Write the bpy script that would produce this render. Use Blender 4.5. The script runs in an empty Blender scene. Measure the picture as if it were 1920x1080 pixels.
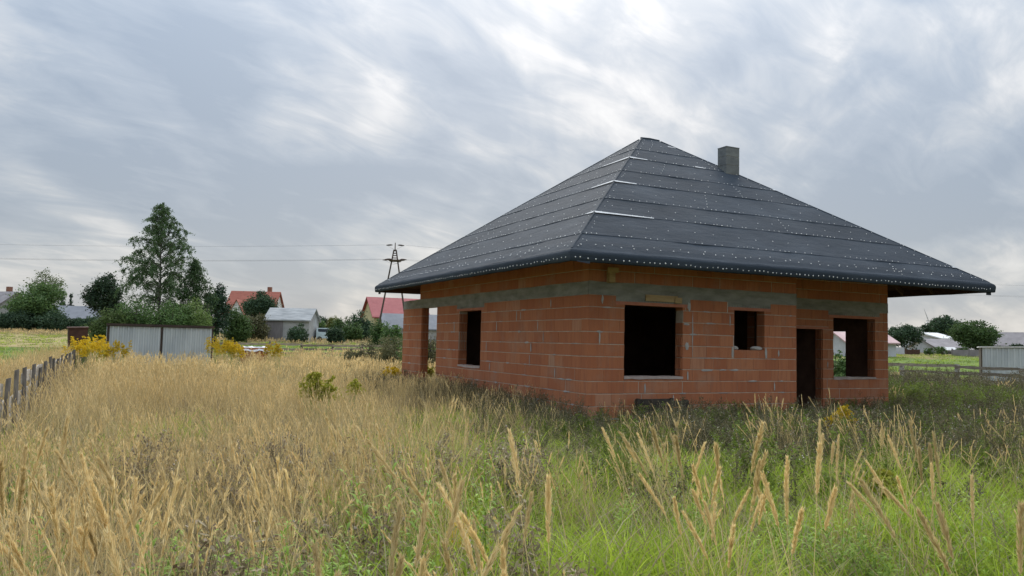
import bpy, bmesh, math, random
import numpy as np
from math import sin, cos, pi, radians, hypot, atan2
from mathutils import Matrix, Vector

rnd = random.Random(11)
rng = np.random.default_rng(11)
scene = bpy.context.scene
COL = scene.collection

# ------------------------------------------------------------------ camera
FPX, PITCH, ROLL, YAW = 1491.6, 0.06793, 0.02286, 0.4529
CX, CY, CZ = -8.358, -13.663, 1.249
FWD = Vector((sin(YAW)*cos(PITCH), cos(YAW)*cos(PITCH), sin(PITCH)))
RT0 = Vector((cos(YAW), -sin(YAW), 0))
UP0 = RT0.cross(FWD)
RT = cos(ROLL)*RT0 + sin(ROLL)*UP0
UP = -sin(ROLL)*RT0 + cos(ROLL)*UP0
cam_data = bpy.data.cameras.new('camera')
cam = bpy.data.objects.new('camera', cam_data)
COL.objects.link(cam)
m = Matrix((RT, UP, -FWD)).transposed().to_4x4()
m.translation = (CX, CY, CZ)
cam.matrix_world = m
cam_data.sensor_width = 36.0
cam_data.lens = FPX/1920*36
cam_data.clip_start = 0.05
cam_data.clip_end = 6000
scene.camera = cam

# ------------------------------------------------------------------ light
SUN_EL, SUN_AZ = radians(40), radians(28)      # azimuth from +Y towards +X
EXPOSURE = 1.0
SKY_GAIN, SKY_SEED = 0.50, 1.7
scene.view_settings.view_transform = 'Standard'
scene.view_settings.look = 'None'
scene.view_settings.exposure = EXPOSURE
scene.view_settings.gamma = 1.0
scene.view_settings.use_curve_mapping = False
scene.cycles.max_bounces = 6
scene.cycles.diffuse_bounces = 2
scene.cycles.glossy_bounces = 2
scene.cycles.transmission_bounces = 3

world = bpy.data.worlds.new('World')
scene.world = world
world.use_nodes = True
wt = world.node_tree
wt.nodes.clear()

def N(tree, typ, **kw):
    n = tree.nodes.new(typ)
    for k, v in kw.items():
        if k == 'inp':
            for kk, vv in v.items():
                n.inputs[kk].default_value = vv
        else:
            setattr(n, k, v)
    return n

def ramp(tree, stops, interp='EASE'):
    n = tree.nodes.new('ShaderNodeValToRGB')
    cr = n.color_ramp
    cr.interpolation = interp
    while len(cr.elements) < len(stops):
        cr.elements.new(0.5)
    for e, (p, c) in zip(cr.elements, stops):
        e.position = p
        e.color = (c[0], c[1], c[2], 1) if len(c) == 3 else c
    return n

def mixc(tree, fac, a, b, blend='MIX'):
    n = tree.nodes.new('ShaderNodeMix')
    n.data_type = 'RGBA'; n.blend_type = blend
    for sock, val in ((n.inputs[0], fac), (n.inputs[6], a), (n.inputs[7], b)):
        if hasattr(val, 'is_linked') or isinstance(val, bpy.types.NodeSocket):
            tree.links.new(val, sock)
        elif isinstance(val, (int, float)):
            sock.default_value = val
        else:
            sock.default_value = (*val, 1) if len(val) == 3 else val
    return n.outputs[2]

def math_n(tree, op, a, b=None, c=None, clamp=False):
    n = tree.nodes.new('ShaderNodeMath'); n.operation = op; n.use_clamp = clamp
    for i, v in enumerate((a, b, c)):
        if v is None: continue
        if isinstance(v, bpy.types.NodeSocket): tree.links.new(v, n.inputs[i])
        else: n.inputs[i].default_value = v
    return n.outputs[0]

def build_sky():
    t = wt; L = t.links.new
    tc = N(t, 'ShaderNodeTexCoord')
    sky = N(t, 'ShaderNodeTexSky', sky_type='NISHITA')
    sky.sun_disc = False
    sky.sun_elevation = SUN_EL
    sky.sun_rotation = SUN_AZ
    sky.dust_density = 2.0
    sep = N(t, 'ShaderNodeSeparateXYZ'); L(tc.outputs['Generated'], sep.inputs[0])
    z = math_n(t, 'MAXIMUM', sep.outputs['Z'], 0.0)
    den = math_n(t, 'ADD', z, 0.26)
    px = math_n(t, 'DIVIDE', sep.outputs['X'], den)
    py = math_n(t, 'DIVIDE', sep.outputs['Y'], den)
    comb = N(t, 'ShaderNodeCombineXYZ'); L(px, comb.inputs[0]); L(py, comb.inputs[1])
    # cloud deck seen in perspective: broad soft patches, long bands, fine ripples
    def layer(rot, sc, loc, scale, detail, rough, dist):
        mp = N(t, 'ShaderNodeMapping', vector_type='TEXTURE'); L(comb.outputs[0], mp.inputs[0])
        mp.inputs['Rotation'].default_value = (0, 0, radians(rot))
        mp.inputs['Scale'].default_value = (sc[0], sc[1], 1)
        mp.inputs['Location'].default_value = (loc[0], loc[1], SKY_SEED)
        n = N(t, 'ShaderNodeTexNoise', inp={'Scale': scale, 'Detail': detail, 'Roughness': rough, 'Distortion': dist})
        L(mp.outputs[0], n.inputs['Vector']); return n.outputs['Fac']
    n1 = layer(70, (1.2, 0.85), (0.3, 0.2), 1.7, 2.5, 0.5, 0.25)
    n2 = layer(64, (1.9, 0.55), (3.1, 0.4), 1.7, 4.5, 0.52, 0.5)
    n3 = layer(20, (1.3, 0.6), (1.7, 5.2), 5.0, 5.0, 0.6, 0.5)
    b = math_n(t, 'MULTIPLY', n1, 0.50)
    b = math_n(t, 'MULTIPLY_ADD', n2, 0.24, b)
    b = math_n(t, 'MULTIPLY_ADD', n3, 0.26, b)
    # brighter where the sun stands behind the deck
    sd = Vector((sin(SUN_AZ)*cos(SUN_EL), cos(SUN_AZ)*cos(SUN_EL), sin(SUN_EL)))
    dot = N(t, 'ShaderNodeVectorMath', operation='DOT_PRODUCT'); L(tc.outputs['Generated'], dot.inputs[0])
    dot.inputs[1].default_value = sd
    glow = math_n(t, 'POWER', math_n(t, 'MAXIMUM', dot.outputs['Value'], 0.0), 9.0)
    b2 = math_n(t, 'MULTIPLY_ADD', glow, 0.05, b)
    rp = ramp(t, [(0.43, (0.32, 0.39, 0.485)), (0.49, (0.40, 0.465, 0.55)), (0.54, (0.52, 0.565, 0.62)), (0.585, (0.70, 0.715, 0.735)),
                  (0.65, (0.90, 0.90, 0.89))], 'LINEAR')
    L(b2, rp.inputs[0])
    # paler, slightly warm towards the horizon (thick air)
    hz = math_n(t, 'POWER', math_n(t, 'SUBTRACT', 1.0, z, clamp=True), 8.0)
    c1 = mixc(t, math_n(t, 'MULTIPLY', hz, 0.45), rp.outputs[0], (0.76, 0.735, 0.71))
    # overcast luminance: the deck is brighter overhead than low down
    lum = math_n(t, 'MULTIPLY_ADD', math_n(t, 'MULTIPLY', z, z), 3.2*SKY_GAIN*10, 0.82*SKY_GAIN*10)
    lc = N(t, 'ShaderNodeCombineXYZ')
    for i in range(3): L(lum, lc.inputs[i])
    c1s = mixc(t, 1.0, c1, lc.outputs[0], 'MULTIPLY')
    # Nishita blue shows through the thin parts
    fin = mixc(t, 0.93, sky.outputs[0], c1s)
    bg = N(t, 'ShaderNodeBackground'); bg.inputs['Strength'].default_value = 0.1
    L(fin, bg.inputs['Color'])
    out = N(t, 'ShaderNodeOutputWorld'); L(bg.outputs[0], out.inputs[0])
build_sky()

sun_d = bpy.data.lights.new('sun', 'SUN')
sun_d.energy = 1.5
sun_d.angle = radians(40)
sun_d.color = (1.0, 0.95, 0.88)
sun = bpy.data.objects.new('sun', sun_d)
COL.objects.link(sun)
sun.rotation_euler = Vector((-sin(SUN_AZ)*cos(SUN_EL), -cos(SUN_AZ)*cos(SUN_EL), -sin(SUN_EL))).to_track_quat('-Z', 'Y').to_euler()

# ------------------------------------------------------------------ helpers
FH = (sin(YAW), cos(YAW)); RH = (cos(YAW), -sin(YAW))

def smooth(a, b, x):
    t = np.clip((x-a)/(b-a), 0, 1)
    return t*t*(3-2*t)

def terrain(x, y):
    d = np.hypot(np.asarray(x)-CX, np.asarray(y)-CY)
    return -0.45 + 1.9*smooth(35, 140, d) + 0.03*np.sin(np.asarray(x)*0.7)*np.cos(np.asarray(y)*0.55)

def hor(u): return 619.6 + 43.9*u/1920

def W(u, d):
    k = (u-960)/FPX
    return CX + d*(FH[0]+RH[0]*k), CY + d*(FH[1]+RH[1]*k)

def to_cam(x, y):
    dx, dy = x-CX, y-CY
    d = dx*FH[0]+dy*FH[1]
    lat = dx*RH[0]+dy*RH[1]
    return lat, d

def ZV(u, v, d): return CZ + (hor(u)-v)/FPX*d

class MB:
    def __init__(s): s.v = []; s.f = []; s.mi = []
    def add(s, vs, fs, mi=0):
        o = len(s.v); s.v += [tuple(v) for v in vs]; s.f += [tuple(i+o for i in f) for f in fs]; s.mi += [mi]*len(fs)
    def box(s, x0, x1, y0, y1, z0, z1, mi=0):
        s.add([(x0,y0,z0),(x1,y0,z0),(x1,y1,z0),(x0,y1,z0),(x0,y0,z1),(x1,y0,z1),(x1,y1,z1),(x0,y1,z1)],
              [(0,3,2,1),(4,5,6,7),(0,1,5,4),(1,2,6,5),(2,3,7,6),(3,0,4,7)], mi)
    def prism(s, a, b, ra, rb=None, n=6, mi=0, cap=True):
        rb = ra if rb is None else rb
        a = Vector(a); b = Vector(b); d = (b-a).normalized()
        x = d.orthogonal().normalized(); y = d.cross(x)
        vs = []
        for p, r in ((a, ra), (b, rb)):
            for i in range(n):
                t = 2*pi*i/n; vs.append(p + x*(r*cos(t)) + y*(r*sin(t)))
        fs = [(i, (i+1) % n, n+(i+1) % n, n+i) for i in range(n)]
        if cap: fs += [tuple(range(n-1, -1, -1)), tuple(range(n, 2*n))]
        s.add(vs, fs, mi)
    def tube(s, pts, rs, n=6, mi=0):
        pts = [Vector(p) for p in pts]; vs = []; fs = []
        x = None
        for i, p in enumerate(pts):
            d = (pts[min(i+1, len(pts)-1)]-pts[max(i-1, 0)]).normalized()
            if x is None: x = d.orthogonal().normalized()
            x = (x - d*x.dot(d)).normalized(); y = d.cross(x)
            for j in range(n):
                t = 2*pi*j/n; vs.append(p + x*(rs[i]*cos(t)) + y*(rs[i]*sin(t)))
        for i in range(len(pts)-1):
            for j in range(n):
                fs.append((i*n+j, i*n+(j+1) % n, (i+1)*n+(j+1) % n, (i+1)*n+j))
        fs.append(tuple(range(n-1, -1, -1))); fs.append(tuple(range((len(pts)-1)*n, len(pts)*n)))
        s.add(vs, fs, mi)
    def mesh(s, name, mats, smooth_shade=False):
        me = bpy.data.meshes.new(name)
        me.from_pydata(s.v, [], s.f)
        for mt in (mats if isinstance(mats, (list, tuple)) else [mats]): me.materials.append(mt)
        if any(s.mi): me.polygons.foreach_set('material_index', s.mi)
        if smooth_shade: me.polygons.foreach_set('use_smooth', [True]*len(me.polygons))
        me.update()
        return me
    def build(s, name, mats, parent=None, smooth_shade=False):
        return link(name, s.mesh(name, mats, smooth_shade), parent)

def link(name, me, parent=None, loc=None, rotz=0):
    o = bpy.data.objects.new(name, me)
    COL.objects.link(o)
    if parent is not None: o.parent = parent
    if loc is not None: o.location = loc
    if rotz: o.rotation_euler = (0, 0, rotz)
    return o

def tag(o, label=None, cat=None, group=None, kind=None):
    if label: o['label'] = label
    if cat: o['category'] = cat
    if group: o['group'] = group
    if kind: o['kind'] = kind
    return o

def empty(name, loc, rotz, label, cat, group=None):
    o = link(name, None, None, loc, rotz)
    o.empty_display_size = 0.2
    return tag(o, label, cat, group)

def fast_mesh(name, verts, quads, mats, mi=None):
    me = bpy.data.meshes.new(name)
    verts = np.asarray(verts, np.float32); quads = np.asarray(quads, np.int32)
    me.vertices.add(len(verts)); me.vertices.foreach_set('co', verts.ravel())
    me.loops.add(quads.size); me.loops.foreach_set('vertex_index', quads.ravel())
    me.polygons.add(len(quads))
    me.polygons.foreach_set('loop_start', np.arange(0, quads.size, 4, dtype=np.int32))
    for mt in mats: me.materials.append(mt)
    if mi is not None: me.polygons.foreach_set('material_index', np.asarray(mi, np.int32))
    me.update(calc_edges=True)
    return me

# ------------------------------------------------------------------ materials
def new_mat(name):
    mt = bpy.data.materials.new(name); mt.use_nodes = True
    t = mt.node_tree; t.nodes.clear()
    out = N(t, 'ShaderNodeOutputMaterial')
    b = N(t, 'ShaderNodeBsdfPrincipled')
    t.links.new(b.outputs[0], out.inputs[0])
    return mt, t, b, out

def mat_rough(name, c1, c2, scale=3.0, rough=0.85, bump=0.15, bscale=40.0, stretch=(1, 1, 1), rand=0.0, spec=0.3, metal=0.0, coord='Object', detail=5.0):
    """two-tone noise surface with fine bump, per-object value shift"""
    mt, t, b, out = new_mat(name); L = t.links.new
    tc = N(t, 'ShaderNodeTexCoord')
    mp = N(t, 'ShaderNodeMapping'); L(tc.outputs[coord], mp.inputs[0]); mp.inputs['Scale'].default_value = stretch
    n = N(t, 'ShaderNodeTexNoise', inp={'Scale': scale, 'Detail': detail, 'Roughness': 0.6}); L(mp.outputs[0], n.inputs['Vector'])
    rp = ramp(t, [(0.32, c1), (0.68, c2)], 'LINEAR'); L(n.outputs['Fac'], rp.inputs[0])
    col = rp.outputs[0]
    if rand:
        oi = N(t, 'ShaderNodeObjectInfo')
        hsv = N(t, 'ShaderNodeHueSaturation')
        L(math_n(t, 'MULTIPLY_ADD', oi.outputs['Random'], 2*rand, 1-rand), hsv.inputs['Value'])
        L(col, hsv.inputs['Color']); col = hsv.outputs[0]
    L(col, b.inputs['Base Color'])
    b.inputs['Roughness'].default_value = rough
    b.inputs['Specular IOR Level'].default_value = spec
    b.inputs['Metallic'].default_value = metal
    if bump:
        n2 = N(t, 'ShaderNodeTexNoise', inp={'Scale': bscale, 'Detail': 4.0}); L(mp.outputs[0], n2.inputs['Vector'])
        bp = N(t, 'ShaderNodeBump', inp={'Strength': bump, 'Distance': 0.02}); L(n2.outputs['Fac'], bp.inputs['Height'])
        L(bp.outputs[0], b.inputs['Normal'])
    return mt

def mat_leaf(name, cols, trans=0.35, rough=0.7, island=True, hue=0.02, tcol=1.0):
    """thin foliage: colour differs blade by blade and plant by plant; light passes through"""
    mt, t, b, out = new_mat(name); L = t.links.new
    geo = N(t, 'ShaderNodeNewGeometry'); oi = N(t, 'ShaderNodeObjectInfo')
    r = math_n(t, 'FRACT', math_n(t, 'MULTIPLY_ADD', oi.outputs['Random'], 3.7, geo.outputs['Random Per Island']))
    k = len(cols)
    rp = ramp(t, [(i/(k-1), c) for i, c in enumerate(cols)], 'LINEAR'); L(r, rp.inputs[0])
    hsv = N(t, 'ShaderNodeHueSaturation'); L(rp.outputs[0], hsv.inputs['Color'])
    L(math_n(t, 'MULTIPLY_ADD', oi.outputs['Random'], 0.5, 0.75), hsv.inputs['Value'])
    L(hsv.outputs[0], b.inputs['Base Color'])
    b.inputs['Roughness'].default_value = rough
    b.inputs['Specular IOR Level'].default_value = 0.25
    tr = N(t, 'ShaderNodeBsdfTranslucent'); L(hsv.outputs[0], tr.inputs['Color'])
    mx = N(t, 'ShaderNodeMixShader'); mx.inputs[0].default_value = trans
    L(b.outputs[0], mx.inputs[1]); L(tr.outputs[0], mx.inputs[2]); L(mx.outputs[0], out.inputs[0])
    return mt

def mat_plain(name, c, rough=0.6, metal=0.0, spec=0.4):
    mt, t, b, out = new_mat(name)
    b.inputs['Base Color'].default_value = (*c, 1)
    b.inputs['Roughness'].default_value = rough
    b.inputs['Metallic'].default_value = metal
    b.inputs['Specular IOR Level'].default_value = spec
    return mt

def mat_brick():
    mt, t, b, out = new_mat('hollow_clay_block'); L = t.links.new
    tc = N(t, 'ShaderNodeTexCoord'); oi = N(t, 'ShaderNodeObjectInfo'); geo = N(t, 'ShaderNodeNewGeometry')
    r = math_n(t, 'FRACT', math_n(t, 'ADD', oi.outputs['Random'], geo.outputs['Random Per Island']))
    rp = ramp(t, [(0.0, (0.365, 0.132, 0.063)), (0.4, (0.395, 0.148, 0.070)), (0.75, (0.415, 0.160, 0.077)), (0.95, (0.43, 0.178, 0.088)), (0.99, (0.44, 0.22, 0.13)), (1.0, (0.45, 0.27, 0.175))], 'LINEAR')
    L(r, rp.inputs[0])
    # vertical streaks of firing and drips, in world space
    mp = N(t, 'ShaderNodeMapping'); L(geo.outputs['Position'], mp.inputs[0]); mp.inputs['Scale'].default_value = (9, 9, 0.9)
    n = N(t, 'ShaderNodeTexNoise', inp={'Scale': 1.6, 'Detail': 5.0, 'Roughness': 0.65}); L(mp.outputs[0], n.inputs['Vector'])
    col = mixc(t, math_n(t, 'MULTIPLY', math_n(t, 'SUBTRACT', n.outputs['Fac'], 0.45, clamp=True), 2.2, clamp=True), rp.outputs[0], (0.27, 0.10, 0.058))
    # cement dust and weathering in soft patches
    n3 = N(t, 'ShaderNodeTexNoise', inp={'Scale': 1.1, 'Detail': 7.0, 'Roughness': 0.7}); L(geo.outputs['Position'], n3.inputs['Vector'])
    dust = math_n(t, 'MULTIPLY', math_n(t, 'SUBTRACT', n3.outputs['Fac'], 0.52, clamp=True), 2.4, clamp=True)
    col = mixc(t, dust, col, (0.36, 0.24, 0.17))
    L(col, b.inputs['Base Color'])
    b.inputs['Roughness'].default_value = 0.9
    b.inputs['Specular IOR Level'].default_value = 0.2
    # ribbed faces: fine vertical combing
    sx = N(t, 'ShaderNodeSeparateXYZ'); L(geo.outputs['Position'], sx.inputs[0])
    s = math_n(t, 'SINE', math_n(t, 'MULTIPLY', math_n(t, 'ADD', sx.outputs[0], sx.outputs[1]), 2*pi/0.028))
    n2 = N(t, 'ShaderNodeTexNoise', inp={'Scale': 60.0, 'Detail': 3.0}); L(geo.outputs['Position'], n2.inputs['Vector'])
    h = math_n(t, 'MULTIPLY_ADD', s, 0.35, n2.outputs['Fac'])
    bp = N(t, 'ShaderNodeBump', inp={'Strength': 0.5, 'Distance': 0.006}); L(h, bp.inputs['Height']); L(bp.outputs[0], b.inputs['Normal'])
    return mt

def mat_membrane():
    mt, t, b, out = new_mat('roof_membrane'); L = t.links.new
    geo = N(t, 'ShaderNodeNewGeometry'); oi = N(t, 'ShaderNodeObjectInfo')
    mp = N(t, 'ShaderNodeMapping'); L(geo.outputs['Position'], mp.inputs[0]); mp.inputs['Scale'].default_value = (0.5, 0.5, 1.6)
    n = N(t, 'ShaderNodeTexNoise', inp={'Scale': 1.3, 'Detail': 8.0, 'Roughness': 0.65}); L(mp.outputs[0], n.inputs['Vector'])
    rp = ramp(t, [(0.3, (0.024, 0.033, 0.044)), (0.5, (0.033, 0.043, 0.056)), (0.72, (0.047, 0.059, 0.074))], 'LINEAR'); L(n.outputs['Fac'], rp.inputs[0])
    hsv = N(t, 'ShaderNodeHueSaturation'); L(rp.outputs[0], hsv.inputs['Color'])
    L(math_n(t, 'MULTIPLY_ADD', oi.outputs['Random'], 0.24, 0.88), hsv.inputs['Value'])
    L(hsv.outputs[0], b.inputs['Base Color'])
    b.inputs['Roughness'].default_value = 0.85
    b.inputs['Specular IOR Level'].default_value = 0.15
    mp2 = N(t, 'ShaderNodeMapping'); L(geo.outputs['Position'], mp2.inputs[0]); mp2.inputs['Scale'].default_value = (0.6, 0.6, 3)
    n2 = N(t, 'ShaderNodeTexNoise', inp={'Scale': 4.0, 'Detail': 6.0, 'Roughness': 0.6}); L(mp2.outputs[0], n2.inputs['Vector'])
    n3 = N(t, 'ShaderNodeTexNoise', inp={'Scale': 130.0, 'Detail': 2.0}); L(geo.outputs['Position'], n3.inputs['Vector'])
    h = math_n(t, 'MULTIPLY_ADD', n3.outputs['Fac'], 0.12, n2.outputs['Fac'])
    bp = N(t, 'ShaderNodeBump', inp={'Strength': 0.35, 'Distance': 0.05}); L(h, bp.inputs['Height']); L(bp.outputs[0], b.inputs['Normal'])
    return mt

M = {}
M['brick'] = mat_brick()
M['membrane'] = mat_membrane()
M['inner'] = mat_rough('shade_dark_inner_wall', (0.09, 0.05, 0.035), (0.15, 0.085, 0.06), 3.0, 0.95, 0.2)  # darker than the clay blocks: interior shade is put into the wall colour
M['mortar'] = mat_rough('mortar', (0.34, 0.26, 0.20), (0.50, 0.42, 0.34), 4.0, 0.95, 0.4, 30)
M['concrete'] = mat_rough('raw_concrete', (0.17, 0.165, 0.14), (0.29, 0.285, 0.25), 2.2, 0.9, 0.3, 25, (1, 1, 3))
M['concrete_pale'] = mat_rough('pale_concrete', (0.30, 0.29, 0.27), (0.45, 0.43, 0.40), 4.0, 0.9, 0.3, 30)
M['sill'] = mat_rough('sill_mortar', (0.33, 0.27, 0.24), (0.47, 0.38, 0.34), 5.0, 0.9, 0.4, 30)
M['lintel'] = mat_rough('clay_lintel', (0.38, 0.14, 0.085), (0.46, 0.19, 0.12), 5.0, 0.9, 0.3, 40)
M['timber_dark'] = mat_rough('brown_treated_timber', (0.055, 0.03, 0.022), (0.11, 0.06, 0.042), 3.0, 0.8, 0.2, 30, (1, 1, 6), 0.2)
M['timber_raw'] = mat_rough('raw_plank', (0.30, 0.20, 0.095), (0.46, 0.33, 0.17), 4.0, 0.8, 0.25, 30, (0.6, 4, 4))
M['nail'] = mat_plain('pale_nail_washer', (0.72, 0.72, 0.70), 0.45)
M['white_edge'] = mat_rough('white_fleece_edge', (0.55, 0.55, 0.55), (0.72, 0.72, 0.72), 8.0, 0.8, 0.2, 40)
M['chimney'] = mat_rough('chimney_block', (0.115, 0.125, 0.13), (0.20, 0.21, 0.205), 2.5, 0.9, 0.3, 40, (1, 1, 2.5))
M['fence_wood'] = mat_rough('weathered_fence_board', (0.24, 0.22, 0.185), (0.46, 0.42, 0.36), 3.0, 0.9, 0.3, 30, (1.5, 1.5, 9), 0.3)
M['fence_post'] = mat_rough('dark_fence_post', (0.09, 0.08, 0.07), (0.22, 0.20, 0.175), 4.0, 0.9, 0.3, 30, (8, 8, 1), 0.25)
M['slab_wood'] = mat_rough('rough_slab_board', (0.16, 0.13, 0.10), (0.36, 0.31, 0.245), 2.0, 0.9, 0.3, 30, (1.5, 1.5, 10), 0.3)
M['tin'] = mat_rough('galvanised_sheet', (0.36, 0.40, 0.43), (0.52, 0.56, 0.58), 1.3, 0.5, 0.05, 30, (1, 1, 0.3), 0.0, 0.5, 0.35)
M['tin_roof'] = mat_rough('sheet_roof_edge', (0.03, 0.02, 0.018), (0.06, 0.038, 0.03), 3.0, 0.5, 0.1)
M['rust'] = mat_rough('dark_rusty_sheet', (0.05, 0.022, 0.016), (0.10, 0.045, 0.03), 3.0, 0.7, 0.1)
M['soil'] = mat_rough('soil', (0.06, 0.05, 0.035), (0.14, 0.12, 0.075), 1.5, 1.0, 0.5, 12, (1, 1, 1), 0, 0.1)

# ------------------------------------------------------------------ terrain
def mat_ground():
    mt, t, b, out = new_mat('meadow_ground'); L = t.links.new
    geo = N(t, 'ShaderNodeNewGeometry')
    n = N(t, 'ShaderNodeTexNoise', inp={'Scale': 0.12, 'Detail': 8.0, 'Roughness': 0.65}); L(geo.outputs['Position'], n.inputs['Vector'])
    n2 = N(t, 'ShaderNodeTexNoise', inp={'Scale': 2.5, 'Detail': 6.0, 'Roughness': 0.7}); L(geo.outputs['Position'], n2.inputs['Vector'])
    f = math_n(t, 'MULTIPLY_ADD', n2.outputs['Fac'], 0.45, math_n(t, 'MULTIPLY', n.outputs['Fac'], 0.55))
    rp = ramp(t, [(0.36, (0.10, 0.12, 0.035)), (0.46, (0.17, 0.16, 0.06)), (0.55, (0.26, 0.21, 0.10)), (0.66, (0.33, 0.26, 0.14))], 'LINEAR')
    L(f, rp.inputs[0]); L(rp.outputs[0], b.inputs['Base Color'])
    b.inputs['Roughness'].default_value = 1.0; b.inputs['Specular IOR Level'].default_value = 0.1
    bp = N(t, 'ShaderNodeBump', inp={'Strength': 0.8, 'Distance': 0.15}); L(n2.outputs['Fac'], bp.inputs['Height']); L(bp.outputs[0], b.inputs['Normal'])
    return mt
M['ground'] = mat_ground()
M['field'] = mat_rough('green_field', (0.075, 0.13, 0.025), (0.155, 0.205, 0.05), 0.35, 1.0, 0.6, 6, (1, 1, 1), 0, 0.1, 0, 'Object', 8.0)
M['stubble'] = mat_rough('dry_field', (0.24, 0.20, 0.085), (0.36, 0.29, 0.145), 0.3, 1.0, 0.6, 6, (1, 1, 1), 0, 0.1, 0, 'Object', 8.0)

def sheet(name, xs, ys, mat, dz=0.0, mask=None):
    X, Y = np.meshgrid(xs, ys)
    Z = terrain(X, Y)+dz
    nx, ny = len(xs), len(ys)
    v = np.stack([X, Y, Z], -1).reshape(-1, 3)
    idx = np.arange(nx*ny).reshape(ny, nx)
    q = np.stack([idx[:-1, :-1], idx[:-1, 1:], idx[1:, 1:], idx[1:, :-1]], -1).reshape(-1, 4)
    o = link(name, fast_mesh(name, v, q, [mat]))
    return tag(o, kind='structure')

def axis_grid(c):
    a = np.concatenate([-np.geomspace(3000, 60, 26), np.linspace(-56, 56, 57), np.geomspace(60, 3000, 26)])
    return a+c
sheet('ground', axis_grid(0), axis_grid(20), M['ground'])
# green crop field beyond the west fence and the strip beyond the east fence
sheet('crop_field', np.linspace(-75, -11.2, 40), np.linspace(-20, 55, 45), M['field'], 0.012)
sheet('crop_field', np.linspace(38, 105, 30), np.linspace(-25, 42, 30), M['field'], 0.012)
sheet('stubble_field', np.linspace(-95, -12, 40), np.linspace(55.4, 92, 20), M['stubble'], 0.012)
sheet('meadow', np.linspace(-11, 30, 30), np.linspace(44, 70, 20), M['field'], 0.012)

# ------------------------------------------------------------------ the unfinished house
HOUSE_LOC = Vector((5.1, 5.2, -0.45))
house = empty('brick_house', HOUSE_LOC, 0, 'unfinished red clay block house with dark membrane hip roof and empty window openings', 'house')
INV = Matrix.Translation(-HOUSE_LOC)

def hpart(o):
    o.parent = house; o.matrix_parent_inverse = INV
    return o

CH, JT = 0.25, 0.015          # course height, bed joint
BW = 0.375                     # block module
BRICKS = []                    # (apparent size, wall object, axis, s0, s1, z0, z1, plane, thickness, flip)

def clip_rects(s0, s1, z0, z1, holes):
    """pieces of a block left over by openings"""
    rs = [(s0, s1, z0, z1)]
    for (a, b, c, d) in holes:
        nr = []
        for (p, q, e, f) in rs:
            if b <= p+1e-6 or a >= q-1e-6 or d <= e+1e-6 or c >= f-1e-6: nr.append((p, q, e, f)); continue
            if a > p: nr.append((p, a, e, f))
            if b < q: nr.append((b, q, e, f))
            if c > e: nr.append((max(p, a), min(q, b), e, c))
            if d < f: nr.append((max(p, a), min(q, b), d, f))
        rs = nr
    return [r for r in rs if r[1]-r[0] > 0.03 and r[3]-r[2] > 0.03]

def wall(name, axis, plane, s0, s1, zlo, zhi, openings, thick=0.25, toe=(0, 0), k0=-2, blocked=(), far=False, core=0.0):
    """axis 'x': runs along X facing -Y; axis 'y': runs along Y facing -X. Mortar core + blocks."""
    R = 0.006
    holes = list(openings)
    mb = MB()
    ss = sorted({s0+R+core, s1-R, *[v for h in holes for v in (h[0]-R, h[1]+R) if s0 < v < s1]})
    zs = sorted({zlo, zhi, *[v for h in holes for v in (h[2]-R, h[3]+R) if zlo < v < zhi]})
    for i in range(len(ss)-1):
        j0 = None
        for j in range(len(zs)-1):
            sc, zc = (ss[i]+ss[i+1])/2, (zs[j]+zs[j+1])/2
            inside = any(h[0] < sc < h[1] and h[2] < zc < h[3] for h in holes)
            if not inside and j0 is None: j0 = j
            if j0 is not None and (inside or j == len(zs)-2):
                j1 = j if inside else j+1
                if axis == 'x': mb.box(ss[i], ss[i+1], plane+R, plane+thick-R, zs[j0], zs[j1])
                else: mb.box(plane+R, plane+thick-R, ss[i], ss[i+1], zs[j0], zs[j1])
                j0 = None
    w = hpart(mb.build(name, M['mortar']))
    r2 = random.Random(ord(axis)*1000+round(plane*10)*37+round(s0*10)*101+round(zlo*10)*7)
    k = k0
    while k*CH < zhi-0.02:
        z0 = k*CH + JT/2; z1 = min((k+1)*CH-JT/2, zhi-JT/2)
        odd = k % 2
        a = s0 + (toe[0] if odd else toe[1])
        s = a
        first = True
        while s < s1-0.02:
            wd = BW
            if first and odd: wd = 0.25 if toe != (0, 0) else BW/2
            elif r2.random() < 0.07: wd = r2.choice((0.2, 0.25, 0.3))
            first = False
            e = min(s+wd, s1)
            if s1-e < 0.06: e = s1
            gap = 0.0025
            if r2.random() < 0.06: gap = 0.016
            for (p, q, c, d) in clip_rects(s+0.001, e-gap if e < s1 else e, max(z0, zlo), z1, list(holes)+list(blocked)):
                BRICKS.append((w, axis, p, q, c, d, plane, thick, far))
            s = e
        k += 1
    return w

RZ0, RZ1 = 2.25, 2.515         # ring beam
TOPW = 3.42
BIG = (0.88, 2.36, 0.60, 2.07); SMALL = (3.78, 4.655, 1.19, 2.07)
DOOR = (6.72, 7.657, -0.45, 1.755); RWIN = (8.036, 9.563, 0.54, 2.07)
LWIN = (5.31, 6.81, 0.60, 2.07)
LINTELS = {'f': [(0.66, 2.56, 2.07, 2.25), (3.60, 4.84, 2.07, 2.25)], 'r': [(7.86, 9.74, 2.07, 2.25), (6.50, 7.86, 1.755, 1.83)], 'l': [(5.12, 7.0, 2.07, 2.25)]}
RY = 1.10
wf = wall('wall', 'x', 0.0, 0.0, 5.63, -0.5, RZ0, [BIG, SMALL], toe=(0.25, 0), blocked=LINTELS['f'])
wr = wall('wall', 'x', RY, 5.38, 10.06, -0.5, RZ0, [DOOR, RWIN], blocked=LINTELS['r'])
wl = wall('wall', 'y', 0.0, 0.0, 8.56, -0.5, RZ0, [LWIN], toe=(0, 0.25), blocked=LINTELS['l'], core=0.24)
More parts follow.
